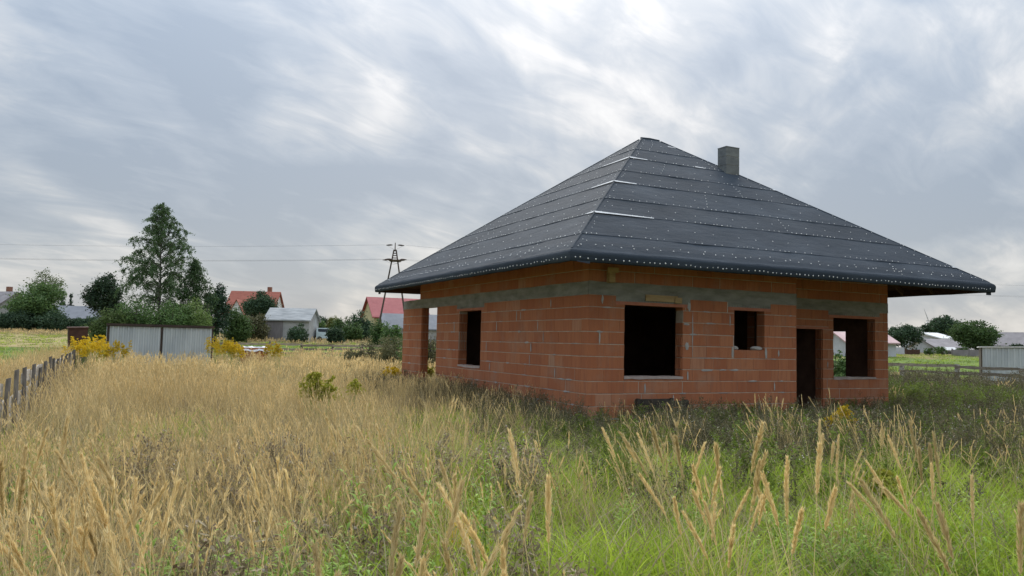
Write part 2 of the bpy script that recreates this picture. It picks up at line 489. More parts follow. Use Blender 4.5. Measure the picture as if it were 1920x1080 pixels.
wc = wall('pillar', 'y', 0.0, 9.92, 11.71, -0.5, RZ0, [], k0=-2)
kf = wall('knee_wall', 'x', 0.0, 0.0, 5.63, RZ1, TOPW, [], toe=(0.25, 0), k0=10, far=True)
kr = wall('knee_wall', 'x', RY, 5.64, 10.06, RZ1, TOPW, [], k0=10, far=True)
kl = wall('knee_wall', 'y', 0.0, 0.0, 10.10, RZ1, TOPW, [], toe=(0, 0.25), k0=10, far=True, core=0.24)
# hidden side and back walls, seen only through the openings
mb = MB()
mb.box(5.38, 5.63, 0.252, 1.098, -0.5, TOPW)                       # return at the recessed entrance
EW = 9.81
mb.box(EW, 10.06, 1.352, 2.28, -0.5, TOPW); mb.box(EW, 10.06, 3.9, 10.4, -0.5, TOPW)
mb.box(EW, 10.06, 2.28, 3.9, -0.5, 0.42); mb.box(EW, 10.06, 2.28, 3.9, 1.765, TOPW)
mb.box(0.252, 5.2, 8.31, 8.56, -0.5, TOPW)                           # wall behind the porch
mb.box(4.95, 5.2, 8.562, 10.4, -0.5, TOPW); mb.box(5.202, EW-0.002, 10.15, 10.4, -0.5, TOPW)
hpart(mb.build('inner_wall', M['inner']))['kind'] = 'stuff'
mb = MB(); mb.box(7.75, 7.87, 1.36, 5.2, -0.5, 2.519)  # partition added to keep the rooms dark and block daylight behind the door
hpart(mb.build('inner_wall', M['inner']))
mb = MB(); mb.box(0.05, 5.4, 0.05, 8.4, -0.5, -0.32); mb.box(5.401, 9.95, 1.15, 10.3, -0.5, -0.32); hpart(mb.build('floor_slab', M['concrete']))
mb = MB(); mb.box(0.252, 9.8, 1.352, 8.3, 2.52, 2.64); mb.box(0.252, 5.37, 0.252, 1.35, 2.52, 2.64); hpart(mb.build('added_ceiling', M['concrete']))  # slab overhead added to keep daylight out of the rooms

# --- blocks: the ones that show largest are objects of their own, the rest one part
def brick_mesh_data(mb, axis, w, t, h, ox=0, oy=0, oz=0, rr=None):
    c = 0.004
    loc = [(0, t, 0), (w, t, 0), (w, t, h), (0, t, h), (0, c, 0), (w, c, 0), (w, c, h), (0, c, h),
           (c, 0, c), (w-c, 0, c), (w-c, 0, h-c), (c, 0, h-c)]
    fs = [(3, 2, 1, 0), (0, 1, 5, 4), (1, 2, 6, 5), (2, 3, 7, 6), (3, 0, 4, 7),
          (4, 5, 9, 8), (5, 6, 10, 9), (6, 7, 11, 10), (7, 4, 8, 11), (8, 9, 10, 11)]
    if axis == 'y':
        loc = [(b, a, z) for a, b, z in loc]; fs = [tuple(reversed(f)) for f in fs]
    mb.add([(x+ox, y+oy, z+oz) for x, y, z in loc], fs)

def app_size(b):
    w, axis, p, q, c, d, plane, th, far = b
    P = Vector(((p+q)/2, plane, (c+d)/2)) if axis == 'x' else Vector((plane, (p+q)/2, (c+d)/2))
    v = P-Vector((CX, CY, CZ)); n = Vector((0, 1, 0)) if axis == 'x' else Vector((1, 0, 0))
    return (q-p)*(d-c)*abs(v.normalized().dot(n))/v.length_squared*(0.3 if far else 1.0)
BRICKS.sort(key=app_size, reverse=True)
cache = {}; rest = MB(); rb = random.Random(5)
for i, b in enumerate(BRICKS):
    w, axis, p, q, c, d, plane, th, far = b
    pr = rb.uniform(-0.002, 0.002)
    jz = rb.uniform(-0.002, 0.002)
    x, y = (p, plane+pr) if axis == 'x' else (plane+pr, p)
    if i < 300:
        key = (axis, round(q-p, 3), round(d-c, 3))
        if key not in cache:
            mb = MB(); brick_mesh_data(mb, axis, q-p, th-0.002, d-c); cache[key] = mb.mesh('brick', M['brick'])
        o = link('brick', cache[key], w, (x, y, c+jz))
    else:
        brick_mesh_data(rest, axis, q-p, th-0.002, d-c, x, y, c)
o = hpart(rest.build('brickwork', M['brick'])); o['kind'] = 'stuff'

# --- jamb ribs (open ends of the hollow blocks)
mb = MB()
def ribs_x(xj, sign, y0, z0, z1):     # jamb on a wall running along X
    z = math.ceil(z0/CH)*CH
    zz = [z0]+[z+i*CH for i in range(40) if z+i*CH < z1]+[z1]
    for a, b in zip(zz[:-1], zz[1:]):
        if b-a < 0.08: continue
        for j in range(4):
            y = y0+0.03+j*0.055
            mb.box(min(xj, xj-sign*0.022), max(xj, xj-sign*0.022), y, y+0.026, a+0.012, b-0.012)
def ribs_y(yj, sign, x0, z0, z1):
    zz = [z0]+[i*CH for i in range(-4, 12) if z0+0.02 < i*CH < z1]+[z1]
    for a, b in zip(zz[:-1], zz[1:]):
        if b-a < 0.08: continue
        for j in range(4):
            x = x0+0.03+j*0.055
            mb.box(x, x+0.026, min(yj, yj-sign*0.022), max(yj, yj-sign*0.022), a+0.012, b-0.012)
ribs_x(BIG[1], 1, 0.0, 0.60, 1.45); ribs_x(DOOR[1], 1, RY, -0.45, DOOR[3]); ribs_x(RWIN[1], 1, RY, RWIN[2], RWIN[3])
ribs_y(LWIN[1], 1, 0, 0.9, LWIN[3]); ribs_y(9.92, 1, 0, -0.5, RZ0)
hpart(mb.build('jamb_ribs', M['brick']))['kind'] = 'stuff'

# --- lintels, ring beam, sills
for key, axis, plane in (('f', 'x', 0.0), ('r', 'x', RY), ('l', 'y', 0.0)):
    for (a, b, c, d) in LINTELS[key]:
        zc = min(c+0.065, d)
        mb = MB()
        if axis == 'x': mb.box(a, b, plane-0.003, plane+0.247, c, zc)
        else: mb.box(plane-0.003, plane+0.247, a, b, c, zc)
        lo = hpart(mb.build('lintel', M['lintel']))
        if d-zc > 0.05:
            mb = MB()
            z = zc+0.001
            if axis == 'x': mb.box(a, b, plane+0.001, plane+0.245, z, d-0.001)
            else: mb.box(plane+0.001, plane+0.245, a, b, z, d-0.001)
            # lattice wire teeth cast into the lintel top
            n = int((b-a)/0.075)
            for i in range(n):
                s = a+0.04+i*0.075
                if axis == 'x': mb.box(s, s+0.03, plane-0.006, plane+0.02, z, z+rnd.uniform(0.03, 0.07))
                else: mb.box(plane-0.006, plane+0.02, s, s+0.03, z, z+rnd.uniform(0.03, 0.07))
            hpart(mb.build('lintel_fill', M['concrete']))
def beam_mesh(axis, plane, a, b, z0, z1, amp=0.004):
    """cast concrete band with slightly uneven shuttering lines"""
    mb = MB(); n = max(2, int((b-a)/0.35)); rows = [z0, z0+(z1-z0)*0.48, z0+(z1-z0)*0.52, z1]
    vs = []; fs = []
    for i in range(n+1):
        s = a+(b-a)*i/n
        for j, z in enumerate(rows):
            off = -0.007+rnd.uniform(-amp, amp)+(0.004 if j in (1, 2) else 0)
            zz = z if j in (1, 2) else z+rnd.uniform(-0.012, 0.006)*(1 if j == 0 else -1)
            vs.append((s, plane+off, zz) if axis == 'x' else (plane+off, s, zz))
    nr = len(rows)
    for i in range(n):
        for j in range(nr-1):
            f = (i*nr+j, (i+1)*nr+j, (i+1)*nr+j+1, i*nr+j+1)
            fs.append(f if axis == 'x' else tuple(reversed(f)))
    mb.add(vs, fs)
    if axis == 'x': mb.box(a, b, plane+0.0, plane+0.246, z0+0.001, z1-0.001)
    else: mb.box(plane+0.0, plane+0.246, a+0.25, b, z0+0.001, z1-0.001)
    return hpart(mb.build('ring_beam', M['concrete']))
beam_mesh('x', 0.0, 0.0, 5.63, RZ0, RZ1)
beam_mesh('x', RY, 5.64, 10.06, RZ0, RZ1)
beam_mesh('y', 0.0, 0.0, 11.71, RZ0-0.002, RZ1-0.001)
def sill(axis, plane, a, b, z):
    mb = MB()
    n = 8
    vs = []; fs = []
    for i in range(n+1):
        s = a-0.01+(b-a+0.02)*i/n
        h = rnd.uniform(-0.008, 0.006)
        for (t, zz) in ((-0.016, z-0.055+rnd.uniform(-.012, .012)), (-0.016, z+0.004+h), (0.25, z+0.006+h)):
            vs.append((s, plane+t, zz) if axis == 'x' else (plane+t, s, zz))
    for i in range(n):
        for j in range(2): fs.append((i*3+j, (i+1)*3+j, (i+1)*3+j+1, i*3+j+1))
    mb.add(vs, fs)
    hpart(mb.build('sill', M['sill']))
sill('x', 0, BIG[0], BIG[1], BIG[2]); sill('x', RY, RWIN[0], RWIN[1], RWIN[2]); sill('y', 0, LWIN[0], LWIN[1], LWIN[2])

# --- mortar smears and filled perpends, thin and irregular
mb = MB(); rs = random.Random(21)
def smear(axis, plane, s, z, w, h):
    n = 9; pts = []
    for i in range(n):
        a = 2*pi*i/n
        pts.append((s+cos(a)*w/2*rs.uniform(0.6, 1.1), z+sin(a)*h/2*rs.uniform(0.5, 1.2)))
    o = plane-0.0075
    vs = [(p, o, q) if axis == 'x' else (o, p, q) for p, q in pts]
    vs.append((s, o-0.004, z) if axis == 'x' else (o-0.004, s, z))
    mb.add(vs, [(i, (i+1) % n, n) for i in range(n)])
def free(s, z, holes, mg=0.06): return not any(a-mg < s < b+mg and c-mg < z < d+mg for a, b, c, d in holes)
for axis, plane, s0, s1, holes, cnt in (('x', 0, 0.1, 5.5, [BIG, SMALL]+LINTELS['f'], 26), ('x', RY, 7.7, 10.0, [DOOR, RWIN]+LINTELS['r'], 10), ('y', 0, 0.3, 8.4, [LWIN]+LINTELS['l'], 58), ('y', 0, 10.0, 11.6, [], 6)):
    for i in range(cnt):
        k = rs.randint(-1, 8); s = rs.uniform(s0, s1)
        if not free(s, k*CH, holes, 0.2): continue
        smear(axis, plane, s, k*CH, rs.uniform(0.1, 0.42), rs.uniform(0.02, 0.05))
    for i in range(cnt//3):
        k = rs.randint(-1, 8); s = rs.uniform(s0, s1)
        if free(s, k*CH+0.12, holes, 0.15): smear(axis, plane, s, k*CH+0.12, rs.uniform(0.03, 0.06), rs.uniform(0.2, 0.3))
for s, z, w, h in ((2.47, 1.25, 0.10, 0.24), (2.52, 2.1, 0.1, 0.26), (2.62, 1.6, 0.03, 1.3), (3.72, 1.12, 0.07, 0.28), (4.70, 1.10, 0.08, 0.3), (2.5, 0.62, 0.05, 0.26), (3.0, 0.74, 0.4, 0.05), (4.95, 0.37, 0.05, 0.25), (3.65, 1.85, 0.04, 0.3), (2.45, 1.72, 0.2, 0.06), (3.1, 1.0, 1.0, 0.03), (4.5, -0.12, 0.08, 0.22), (0.33, 2.16, .06, .2)):
    smear('x', 0, s, z, w, h)
o = hpart(mb.build('mortar_smears', M['concrete_pale'])); o['kind'] = 'stuff'

# --- small things left on the house
mb = MB(); mb.box(1.38, 2.20, -0.034, -0.009, 2.17, 2.30); mb.box(2.12, 2.30, -0.05, -0.036, 2.15, 2.27)
o = mb.build('plank', M['timber_raw']); tag(o, 'short pale plank fixed to the concrete above the large window', 'plank')
mb = MB(); mb.box(0.42, 0.56, -0.12, -0.01, 2.50, 2.78); mb.box(0.37, 0.61, -0.16, -0.121, 2.70, 2.80)
o = hpart(mb.build('wood_bracket', M['timber_raw']))
for (x, wd, nm) in ((3.84, 0.15, 'rubble stone lying on the small window sill beside its edge'), (4.42, 0.26, 'long flat rubble stone lying on the small window sill')):
    bm = bmesh.new(); bmesh.ops.create_icosphere(bm, subdivisions=2, radius=0.5)
    for v in bm.verts:
        v.co = Vector((v.co.x*wd*1.3, v.co.y*0.16, v.co.z*0.10))*(1+rnd.uniform(-0.12, 0.12))
    me = bpy.data.meshes.new('rubble_stone'); bm.to_mesh(me); bm.free(); me.materials.append(M['concrete_pale'])
    tag(link('rubble_stone', me, None, (x+wd/2-0.05, 0.10, 1.19+0.042)), nm, 'stone')

# --- roof
ZE = 2.965
E0, E1, E2, E3 = Vector((-1.02, -1.02, ZE)), Vector((11.26, -1.02, ZE)), Vector((11.26, 11.5, ZE)), Vector((-1.02, 11.5, ZE))
R0, R1 = Vector((4.95, 5.24, 7.26)), Vector((5.50, 5.24, 7.26))
SLOPES = {'S': (E0, E1, R0, R1), 'W': (E3, E0, R0, R0), 'E': (E1, E2, R1, R1), 'N': (E2, E3, R1, R0)}
TL = [0.0, 0.096, 0.237, 0.352, 0.493, 0.608, 0.742, 0.852, 1.0]
def SP(sl, t, s):
    A, B, C, D = SLOPES[sl]
    p = A.lerp(C, t); q = B.lerp(D, t)
    return p.lerp(q, s)
def SN(sl):
    A, B, C, D = SLOPES[sl]
    return (B-A).cross(C-A).normalized()
for sl in 'SWEN':
    for i in range(len(TL)-1):
        t0, t1 = TL[i], min(TL[i+1]+0.03, 1.0)
        ln = (SP(sl, t0, 1)-SP(sl, t0, 0)).length
        nx = max(3, int(ln/0.3)); ny = 3
        vs = []; fs = []
        r3 = random.Random(i*7+ord(sl))
        ph = [r3.uniform(0, 6) for _ in range(4)]
        for j in range(ny+1):
            t = t0+(t1-t0)*j/ny
            for k in range(nx+1):
                s = k/nx; p = SP(sl, t, s).copy()
                ed = min(1.0, 6*min(s, 1-s))
                lift = 0.016*(1-j/ny)+0.004
                wav = 0.007*sin(s*ln*2.1+ph[0]+j*0.7)+0.005*sin(s*ln*4.7+ph[1]+j*1.9)
                p.z += lift + ed*wav*(0.7 if j else 0.35) + (ed*r3.uniform(-0.004, 0.004))
                if j == 0 and i > 0:
                    p -= (SP(sl, 1, 0.5)-SP(sl, 0, 0.5)).normalized()*0.012*ed*sin(s*ln*1.3+ph[2])
                vs.append(p)
        for j in range(ny):
            for k in range(nx):
                a = j*(nx+1)+k; fs.append((a, a+1, a+nx+2, a+nx+1))
        # turned-down lower lip, so each overlap reads as a dark line
        o0 = len(vs)
        for k in range(nx+1): vs.append(vs[k].copy())
        for k in range(nx+1): vs.append(vs[k]-Vector((0, 0, 0.015)))
        for k in range(nx): fs.append((o0+nx+1+k, o0+nx+2+k, o0+k+1, o0+k))
        mb = MB(); mb.add(vs, fs); hpart(mb.build('membrane_strip', M['membrane'], None, True))
# ridge fold
mb = MB()
mb.tube([R0+Vector((-0.05, 0, 0.0)), R0.lerp(R1, 0.5)+Vector((0, 0, 0.012)), R1+Vector((0.05, 0, -0.0))], [0.03, 0.034, 0.03], 8); hpart(mb.build('ridge_fold', M['membrane']))
for sl in 'SW':
    mb = MB()
    pts = [SP(sl, t, 0 if sl == 'S' else 1)+Vector((0, 0, 0.006+0.004*sin(t*40))) for t in np.linspace(0.01, 0.99, 24)]
    if sl == 'S': mb.tube(pts, [0.022]*24, 6); hpart(mb.build('hip_fold', M['membrane']))
for a, b in ((E1, R1), (E3, R0)):
    mb = MB(); mb.tube([a.lerp(b, t)+Vector((0, 0, 0.004)) for t in (0.01, 0.5, 0.99)], [0.024]*3, 6); hpart(mb.build('hip_fold', M['membrane']))

# white fleece edges that show along some overlaps
def white_edge(sl, t, s0, s1, w=0.045):
    mb = MB(); n = 6; vs = []; fs = []
    for k in range(n+1):
        s = s0+(s1-s0)*k/n
        wid = w*(1.0-0.6*k/n)
        up = (SP(sl, 1, 0.5)-SP(sl, 0, 0.5)).normalized()
        nn = SN(sl)
        p = SP(sl, t, s)+nn*0.040-up*0.03
        vs += [p, p+up*wid+nn*0.004]
    for k in range(n): fs.append((2*k, 2*k+2, 2*k+3, 2*k+1))
    mb.add(vs, fs); hpart(mb.build('white_edge', M['white_edge']))
def wlen(sl, t): return (SP(sl, t, 1)-SP(sl, t, 0)).length
for t, ls, lw in ((0.237, 1.5, 0.25), (0.493, 0.62, 0.95), (0.742, 0.55, 1.25)):
    white_edge('S', t, 0.0, ls/wlen('S', t), 0.07); white_edge('W', t, 1.0, 1-lw/wlen('W', t), 0.07)
for t, a, b in ((0.742, 0.60, 0.70), (0.93, 0.72, 0.92), (0.612, 0.975, 1.0), (0.098, 0.985, 1.0)): white_edge('S', t, a, b, 0.05)

# membrane wrapped round the eave
PROF = [(-0.34, 0.0), (-0.10, 0.0), (-0.03, 0.030), (0.012, 0.012), (0.038, -0.025), (0.044, -0.07), (0.036, -0.13), (0.030, -0.19), (0.012, -0.198), (-0.03, -0.195)]
CORN = [E0, E1, E2, E3]
OUTD = [Vector((-1, -1, 0)), Vector((1, -1, 0)), Vector((1, 1, 0)), Vector((-1, 1, 0))]
for i in range(4):
    A, B = CORN[i], CORN[(i+1) % 4]; oa, ob = OUTD[i], OUTD[(i+1) % 4]
    slope = {0: 4.295/6.26, 1: 4.295/5.76, 2: 4.295/6.26, 3: 4.295/5.97}[i]
    L_ = (B-A).length; n = int(L_/0.4); vs = []; fs = []; npf = len(PROF)
    r4 = random.Random(40+i)
    for k in range(n+1):
        s = k/n; P = A.lerp(B, s); od = oa.lerp(ob, s)
        # outward direction perpendicular to this side, mitred at the ends
        perp = Vector((0, -1, 0)) if i == 0 else Vector((1, 0, 0)) if i == 1 else Vector((0, 1, 0)) if i == 2 else Vector((-1, 0, 0))
        along = (B-A).normalized()
        w1 = r4.uniform(-0.006, 0.006); w2 = r4.uniform(-0.008, 0.006)
        for j, (o_, z_) in enumerate(PROF):
            zz = z_ + (-o_*slope+0.030 if o_ < -0.05 and j < 2 else 0)
            if j == 0: zz -= 0.012
            mit = o_*(-1 if k == 0 else 1 if k == n else 0)
            q = P+perp*(o_+(w1 if 3 <= j <= 7 and 0 < k < n else 0))+along*mit
            q.z += zz+(w2 if j >= 7 and 0 < k < n else 0)
            vs.append(q)
    for k in range(n):
        for j in range(npf-1):
            a = k*npf+j; fs.append((a, a+1, a+npf+1, a+npf))
    mb = MB(); mb.add(vs, fs); hpart(mb.build('eave_membrane', M['membrane'], None, True))
# loose flap at the front corner and the far ends
mb = MB(); mb.add([(-0.92, -1.056, 2.78), (-0.62, -1.058, 2.78), (-0.63, -1.06, 2.735), (-0.9, -1.058, 2.762)], [(0, 1, 2, 3)])
mb.box(11.05, 11.2, -1.0, -0.97, 2.70, 2.775); mb.box(-0.99, -0.96, 11.2, 11.35, 2.70, 2.775); hpart(mb.build('membrane_flap', M['membrane']))

# nails with pale washers
mb = MB(); r5 = random.Random(77)
def nail(p, n, r=0.0165):
    n = n.normalized(); x = n.orthogonal().normalized(); y = n.cross(x)
    vs = [p+n*0.016]+[p+n*0.004+x*(r*cos(a))+y*(r*sin(a)) for a in [2*pi*i/6 for i in range(6)]]
    mb.add(vs, [(0, 1+i, 1+(i+1) % 6) for i in range(6)])
for sl in 'SWEN':
    nn = SN(sl); up = (SP(sl, 1, 0.5)-SP(sl, 0, 0.5)).normalized()
    for i in range(1, len(TL)-1):
        ln = wlen(sl, TL[i]); d = r5.uniform(0.05, 0.15)
        while d < ln-0.05:
            if r5.random() < 0.8: nail(SP(sl, TL[i], d/ln)+nn*0.022+up*r5.uniform(0.02, 0.05)*1.2, nn, r5.uniform(0.010, 0.015))
            d += r5.uniform(0.10, 0.24)
    for i in range(len(TL)-1):
        tm = (TL[i]+TL[i+1])/2; ln = wlen(sl, tm); d = r5.uniform(0.1, 0.4)
        while d < ln-0.1:
            nail(SP(sl, tm+r5.uniform(-0.008, 0.008), d/ln)+nn*0.018, nn, r5.uniform(0.011, 0.015)); d += r5.uniform(0.42, 0.75)
        # short diagonal runs over the rafters
        for _ in range(1):
            s = r5.uniform(0.05, 0.95)
            for q in range(5):
                nail(SP(sl, TL[i]+(TL[i+1]-TL[i])*(0.15+q*0.17), min(0.99, s+q*0.07/ln))+nn*0.02, nn, 0.013)
    for side in (0, 1):
        t = 0.02
        while t < 0.97:
            ln = wlen(sl, t); off = r5.uniform(0.10, 0.16)/max(ln, 0.3)
            nail(SP(sl, t, off if side == 0 else 1-off)+nn*0.026, nn, 0.011); t += r5.uniform(0.025, 0.05)
for i in range(4):
    A, B = CORN[i], CORN[(i+1) % 4]; ln = (B-A).length
    perp = (Vector((0, -1, 0)), Vector((1, 0, 0)), Vector((0, 1, 0)), Vector((-1, 0, 0)))[i]
    d = 0.08
    while d < ln-0.05:
        nail(A.lerp(B, d/ln)+perp*0.036+Vector((0, 0, -0.125+r5.uniform(-0.012, 0.012))), perp, r5.uniform(0.014, 0.018)); d += r5.uniform(0.09, 0.19)
    sl = 'SENW'[i]; nn = SN(sl); d = 0.15
    while d < ln-0.2:
        nail(SP(sl, 0.030+r5.uniform(-0.004, 0.004), d/ln)+nn*0.034, nn, 0.015); d += r5.uniform(0.18, 0.42)
o = hpart(mb.build('roofing_nails', M['nail'])); o['kind'] = 'stuff'

# deck, fascia boards, rafters
mb = MB()
for sl in 'SWEN':
    A, B, C, D = [v.copy() for v in SLOPES[sl]]
    dz = Vector((0, 0, -0.012)); d2 = Vector((0, 0, -0.045))
    mb.add([A+dz, B+dz, D+dz, C+dz, A+d2, B+d2, D+d2, C+d2], [(0, 1, 2, 3), (7, 6, 5, 4)])
hpart(mb.build('roof_deck', M['timber_dark']))
for i in range(4):
    A, B = CORN[i], CORN[(i+1) % 4]
    perp = (Vector((0, -1, 0)), Vector((1, 0, 0)), Vector((0, 1, 0)), Vector((-1, 0, 0)))[i]
    a = A-perp*0.005+(B-A).normalized()*0.03; b = B-perp*0.005-(B-A).normalized()*0.03
    mb = MB(); q = -perp*0.03
    lo, hi = Vector((0, 0, -0.185)), Vector((0, 0, -0.03))
    mb.add([a+lo, b+lo, b+hi, a+hi, a+lo+q, b+lo+q, b+hi+q, a+hi+q], [(0, 1, 2, 3), (5, 4, 7, 6), (0, 4, 5, 1), (3, 2, 6, 7)])
    hpart(mb.build('fascia_board', M['timber_dark']))
raft = {}
def rafter(sl, s_at, base, dirv):
    """from the wall line out to the fascia"""
    slope = {'S': 4.295/6.26, 'W': 4.295/5.97, 'E': 4.295/5.76, 'N': 4.295/6.26}[sl]
    if sl not in raft:
        mb = MB(); L2 = 1.5; w = 0.035; h = 0.15
        vs = []
        for o_ in (0.04, L2):
            zt = ZE-0.05+o_*slope
            for a in (-w, w):
                for z in (zt-h, zt):
                    vs.append(dirv*o_+Vector((-dirv.y, dirv.x, 0))*a+Vector((0, 0, z)))
        mb.add(vs, [(0, 1, 3, 2), (4, 6, 7, 5), (0, 2, 6, 4), (1, 5, 7, 3), (0, 4, 5, 1), (2, 3, 7, 6)])
        raft[sl] = mb.mesh('rafter', M['timber_dark'])
    o = link('rafter', raft[sl]); o.location = base; hpart(o)
for i in range(11): rafter('S', 0, Vector((0.62+i*0.9, -1.02, 0)), Vector((0, 1, 0)))
for i in range(11): rafter('W', 0, Vector((-1.02, 0.62+i*0.92, 0)), Vector((1, 0, 0)))
for i in range(11): rafter('E', 0, Vector((11.26, 0.62+i*0.92, 0)), Vector((-1, 0, 0)))
for i in range(11): rafter('N', 0, Vector((0.62+i*0.9, 11.5, 0)), Vector((0, -1, 0)))

# chimney of stacked blocks
ch = MB(); ch.box(6.61, 7.06, 3.54, 3.88, 5.2, 6.84)
ch = hpart(ch.build('chimney', M['mortar']))
for i in range(6):
    z = 5.36+i*0.25
    mb = MB(); mb.box(6.60, 7.07, 3.53, 3.89, z+0.004, z+0.246)
    link('chimney_block', mb.mesh('chimney_block', M['chimney']), ch)
mb = MB(); mb.box(6.595, 7.075, 3.525, 3.895, 6.862, 6.885); link('chimney_cap', mb.mesh('chimney_cap', M['chimney']), ch)

# ------------------------------------------------------------------ fences
def wavy_board(name, ln, h, th, mat, seed, n=8, amp=0.03):
    r = random.Random(seed); mb = MB(); vs = []
    lo = r.uniform(-amp, amp)
    for i in range(n+1):
        x = ln*i/n
        b = -h/2+r.uniform(-amp, amp)*0.6+lo*0.4; t = h/2+r.uniform(-amp, amp)*0.5
        y = r.uniform(-0.006, 0.006)
        vs += [(x, y, b), (x, y, t), (x, y+th, t-0.01), (x, y+th, b+0.01)]
    fs = [(0, 1, 2, 3), (4*n+3, 4*n+2, 4*n+1, 4*n)]
    for i in range(n):
        for j in range(4):
            a = 4*i+j; b = 4*i+(j+1) % 4; fs.append((a, a+4, b+4, b))
    mb.add(vs, fs)
    return mb.mesh(name, mat)

def fence(label, p0, p1, step, boards, bh, hpost, postw, bmat, pmat, side=1, seed=1, amp=0.03, cap=False):
    p0 = Vector(p0); p1 = Vector(p1); ln = (p1-p0).length; ang = atan2(p1.y-p0.y, p1.x-p0.x)
    z0 = float(terrain(p0.x, p0.y))
    root = empty('timber_fence', (p0.x, p0.y, z0), ang, label, 'fence')
    r = random.Random(seed)
    bm_ = [wavy_board('board', step+0.04, bh, 0.028, bmat, seed*10+i, amp=amp) for i in range(5)]
    pms = []
    for i in range(3):
        mb = MB(); h = hpost+0.02*i; w = postw/2
        mb.add([(-w, -w, -0.3), (w, -w, -0.3), (w, w, -0.3), (-w, w, -0.3), (-w*.94, -w*.94, h), (w*.94, -w*.94, h), (w*.94, w*.94, h-0.02), (-w*.94, w*.94, h-0.02)],
               [(0, 3, 2, 1), (4, 5, 6, 7), (0, 1, 5, 4), (1, 2, 6, 5), (2, 3, 7, 6), (3, 0, 4, 7)])
        pms.append(mb.mesh('post', pmat))
    n = int(ln/step)
    for i in range(n+1):
        x = i*step; wp = p0+(p1-p0)*(x/ln); zt = float(terrain(wp.x, wp.y))-z0
        o = link('post', r.choice(pms), root, (x, 0, zt+r.uniform(-0.07, 0.06))); o.rotation_euler = (r.uniform(-.025, .025), r.uniform(-.03, .03), 0)
        if i == n: break
        wp2 = p0+(p1-p0)*((x+step)/ln); zt2 = float(terrain(wp2.x, wp2.y))-z0
        for b in boards:
            if r.random() < 0.03: continue
            zz = zt+b+r.uniform(-0.03, 0.03)
            o = link('board', r.choice(bm_), root, (x-0.02, side*(postw/2+0.012)-(0.028 if side < 0 else 0), zz))
            o.rotation_euler = (0, -math.atan2(zt2-zt, step)+r.uniform(-0.015, 0.015), 0)
    return root

fence('weathered grey board fence running along the green crop field', (-9.85, -9.0), (-9.85, 31.0), 1.3, (0.30, 0.58, 0.86), 0.20, 1.02, 0.065, M['fence_wood'], M['fence_post'], side=1, seed=3, amp=0.045)
fence('rough slab board fence behind the tin shed and brick pallet', (-9.8, 39.2), (21.0, 39.2), 2.0, (0.25, 0.52, 0.79, 1.04), 0.13, 1.15, 0.12, M['slab_wood'], M['fence_post'], side=-1, seed=4)
fence('rough slab board fence with concrete posts along the eastern plot edge', (22.5, 39.0), (22.5, -6.0), 2.6, (0.30, 0.56, 0.82, 1.08), 0.12, 1.14, 0.15, M['slab_wood'], M['concrete_pale'], side=-1, seed=5)

# ------------------------------------------------------------------ sheds
def ribbed(w, h, pitch=0.24, dep=0.04):
    """trapezoid sheet in local XZ, facing -Y"""
    xs = [0.0]; ys = [0.0]; x = 0.0
    while x+pitch <= w+1e-6:
        xs += [x+pitch*0.45, x+pitch*0.55, x+pitch*0.90, x+pitch]; ys += [0, -dep, -dep, 0]; x += pitch
    if xs[-1] < w: xs.append(w); ys.append(0)
    vs = [(a, b, 0) for a, b in zip(xs, ys)]+[(a, b, h) for a, b in zip(xs, ys)]
    n = len(xs); fs = [(i, i+1, n+i+1, n+i) for i in range(n-1)]
    return vs, fs

sx0, sy0 = -9.05, 31.8
zs_ = float(terrain(-6.7, 32))
shed = empty('tin_shed', (sx0, sy0, zs_), 0, 'galvanised tin garage shed with two door leaves and dark brown roof edge', 'shed')
SW, SH, SD = 5.05, 2.06, 3.2
for i in range(2):
    vs, fs = ribbed(SW/2-0.10, SH-0.12); mb = MB(); mb.add(vs, fs)
    leaf = mb.build('door_leaf', M['tin'], shed); leaf.location = (0.06+i*(SW/2), 0.0, 0.05)
    mb = MB()
    w = SW/2-0.10
    mb.box(-0.03, 0.02, -0.03, -0.024, 0, SH-0.12) if i == 0 else mb.box(w-0.02, w+0.03, -0.03, -0.024, 0, SH-0.12)
    link('edge_strip', mb.mesh('edge_strip', M['tin_roof']), leaf)
mb = MB(); mb.box(SW/2-0.05, SW/2+0.035, -0.035, 0.01, 0, SH-0.1); shed_post = mb.build('frame_post', M['tin_roof'], shed)
mb = MB(); mb.box(-0.035, 0.025, -0.035, 0.03, 0, SH-0.06); mb.build('frame_post', M['tin_roof'], shed)
mb = MB(); mb.box(SW-0.06, SW, -0.035, 0.03, 0, SH-0.06); mb.build('frame_post', M['tin_roof'], shed)
mb = MB(); mb.box(SW/2+0.05, SW/2+0.09, -0.06, -0.036, 0.95, 1.12); link('door_handle', mb.mesh('door_handle', M['tin_roof']), leaf)
mb = MB(); mb.box(-0.08, SW+0.05, -0.12, SD+0.1, SH-0.05, SH+0.07); mb.build('roof', M['tin_roof'], shed)
for xx in (-0.02, SW-0.03):
    vs, fs = ribbed(SD-0.06, SH-0.1); mb = MB(); mb.add([(xx+v[1], v[0]+0.05, v[2]) for v in vs], fs); mb.build('side_wall', M['tin'], shed)
mb = MB(); vs, fs = ribbed(SW-0.1, SH-0.1); mb.add([(v[0]+0.03, SD+v[1], v[2]) for v in vs], fs); mb.build('back_wall', M['tin'], shed)
# dark sheet-metal box beside the shed
bx, by = W(190, 41)
mb = MB(); mb.box(-0.45, 0.42, -0.4, 0.4, 0, 1.86); mb.box(-0.5, 0.47, -0.45, 0.45, 1.861, 1.92)
o = mb.build('metal_locker', M['rust']); o.location = (-10.35, 32.6, float(terrain(-10, 32))); o.rotation_euler = (0.03, -0.04, 0.1)
tag(o, 'dark rusty brown metal locker standing beside the tin shed', 'locker')

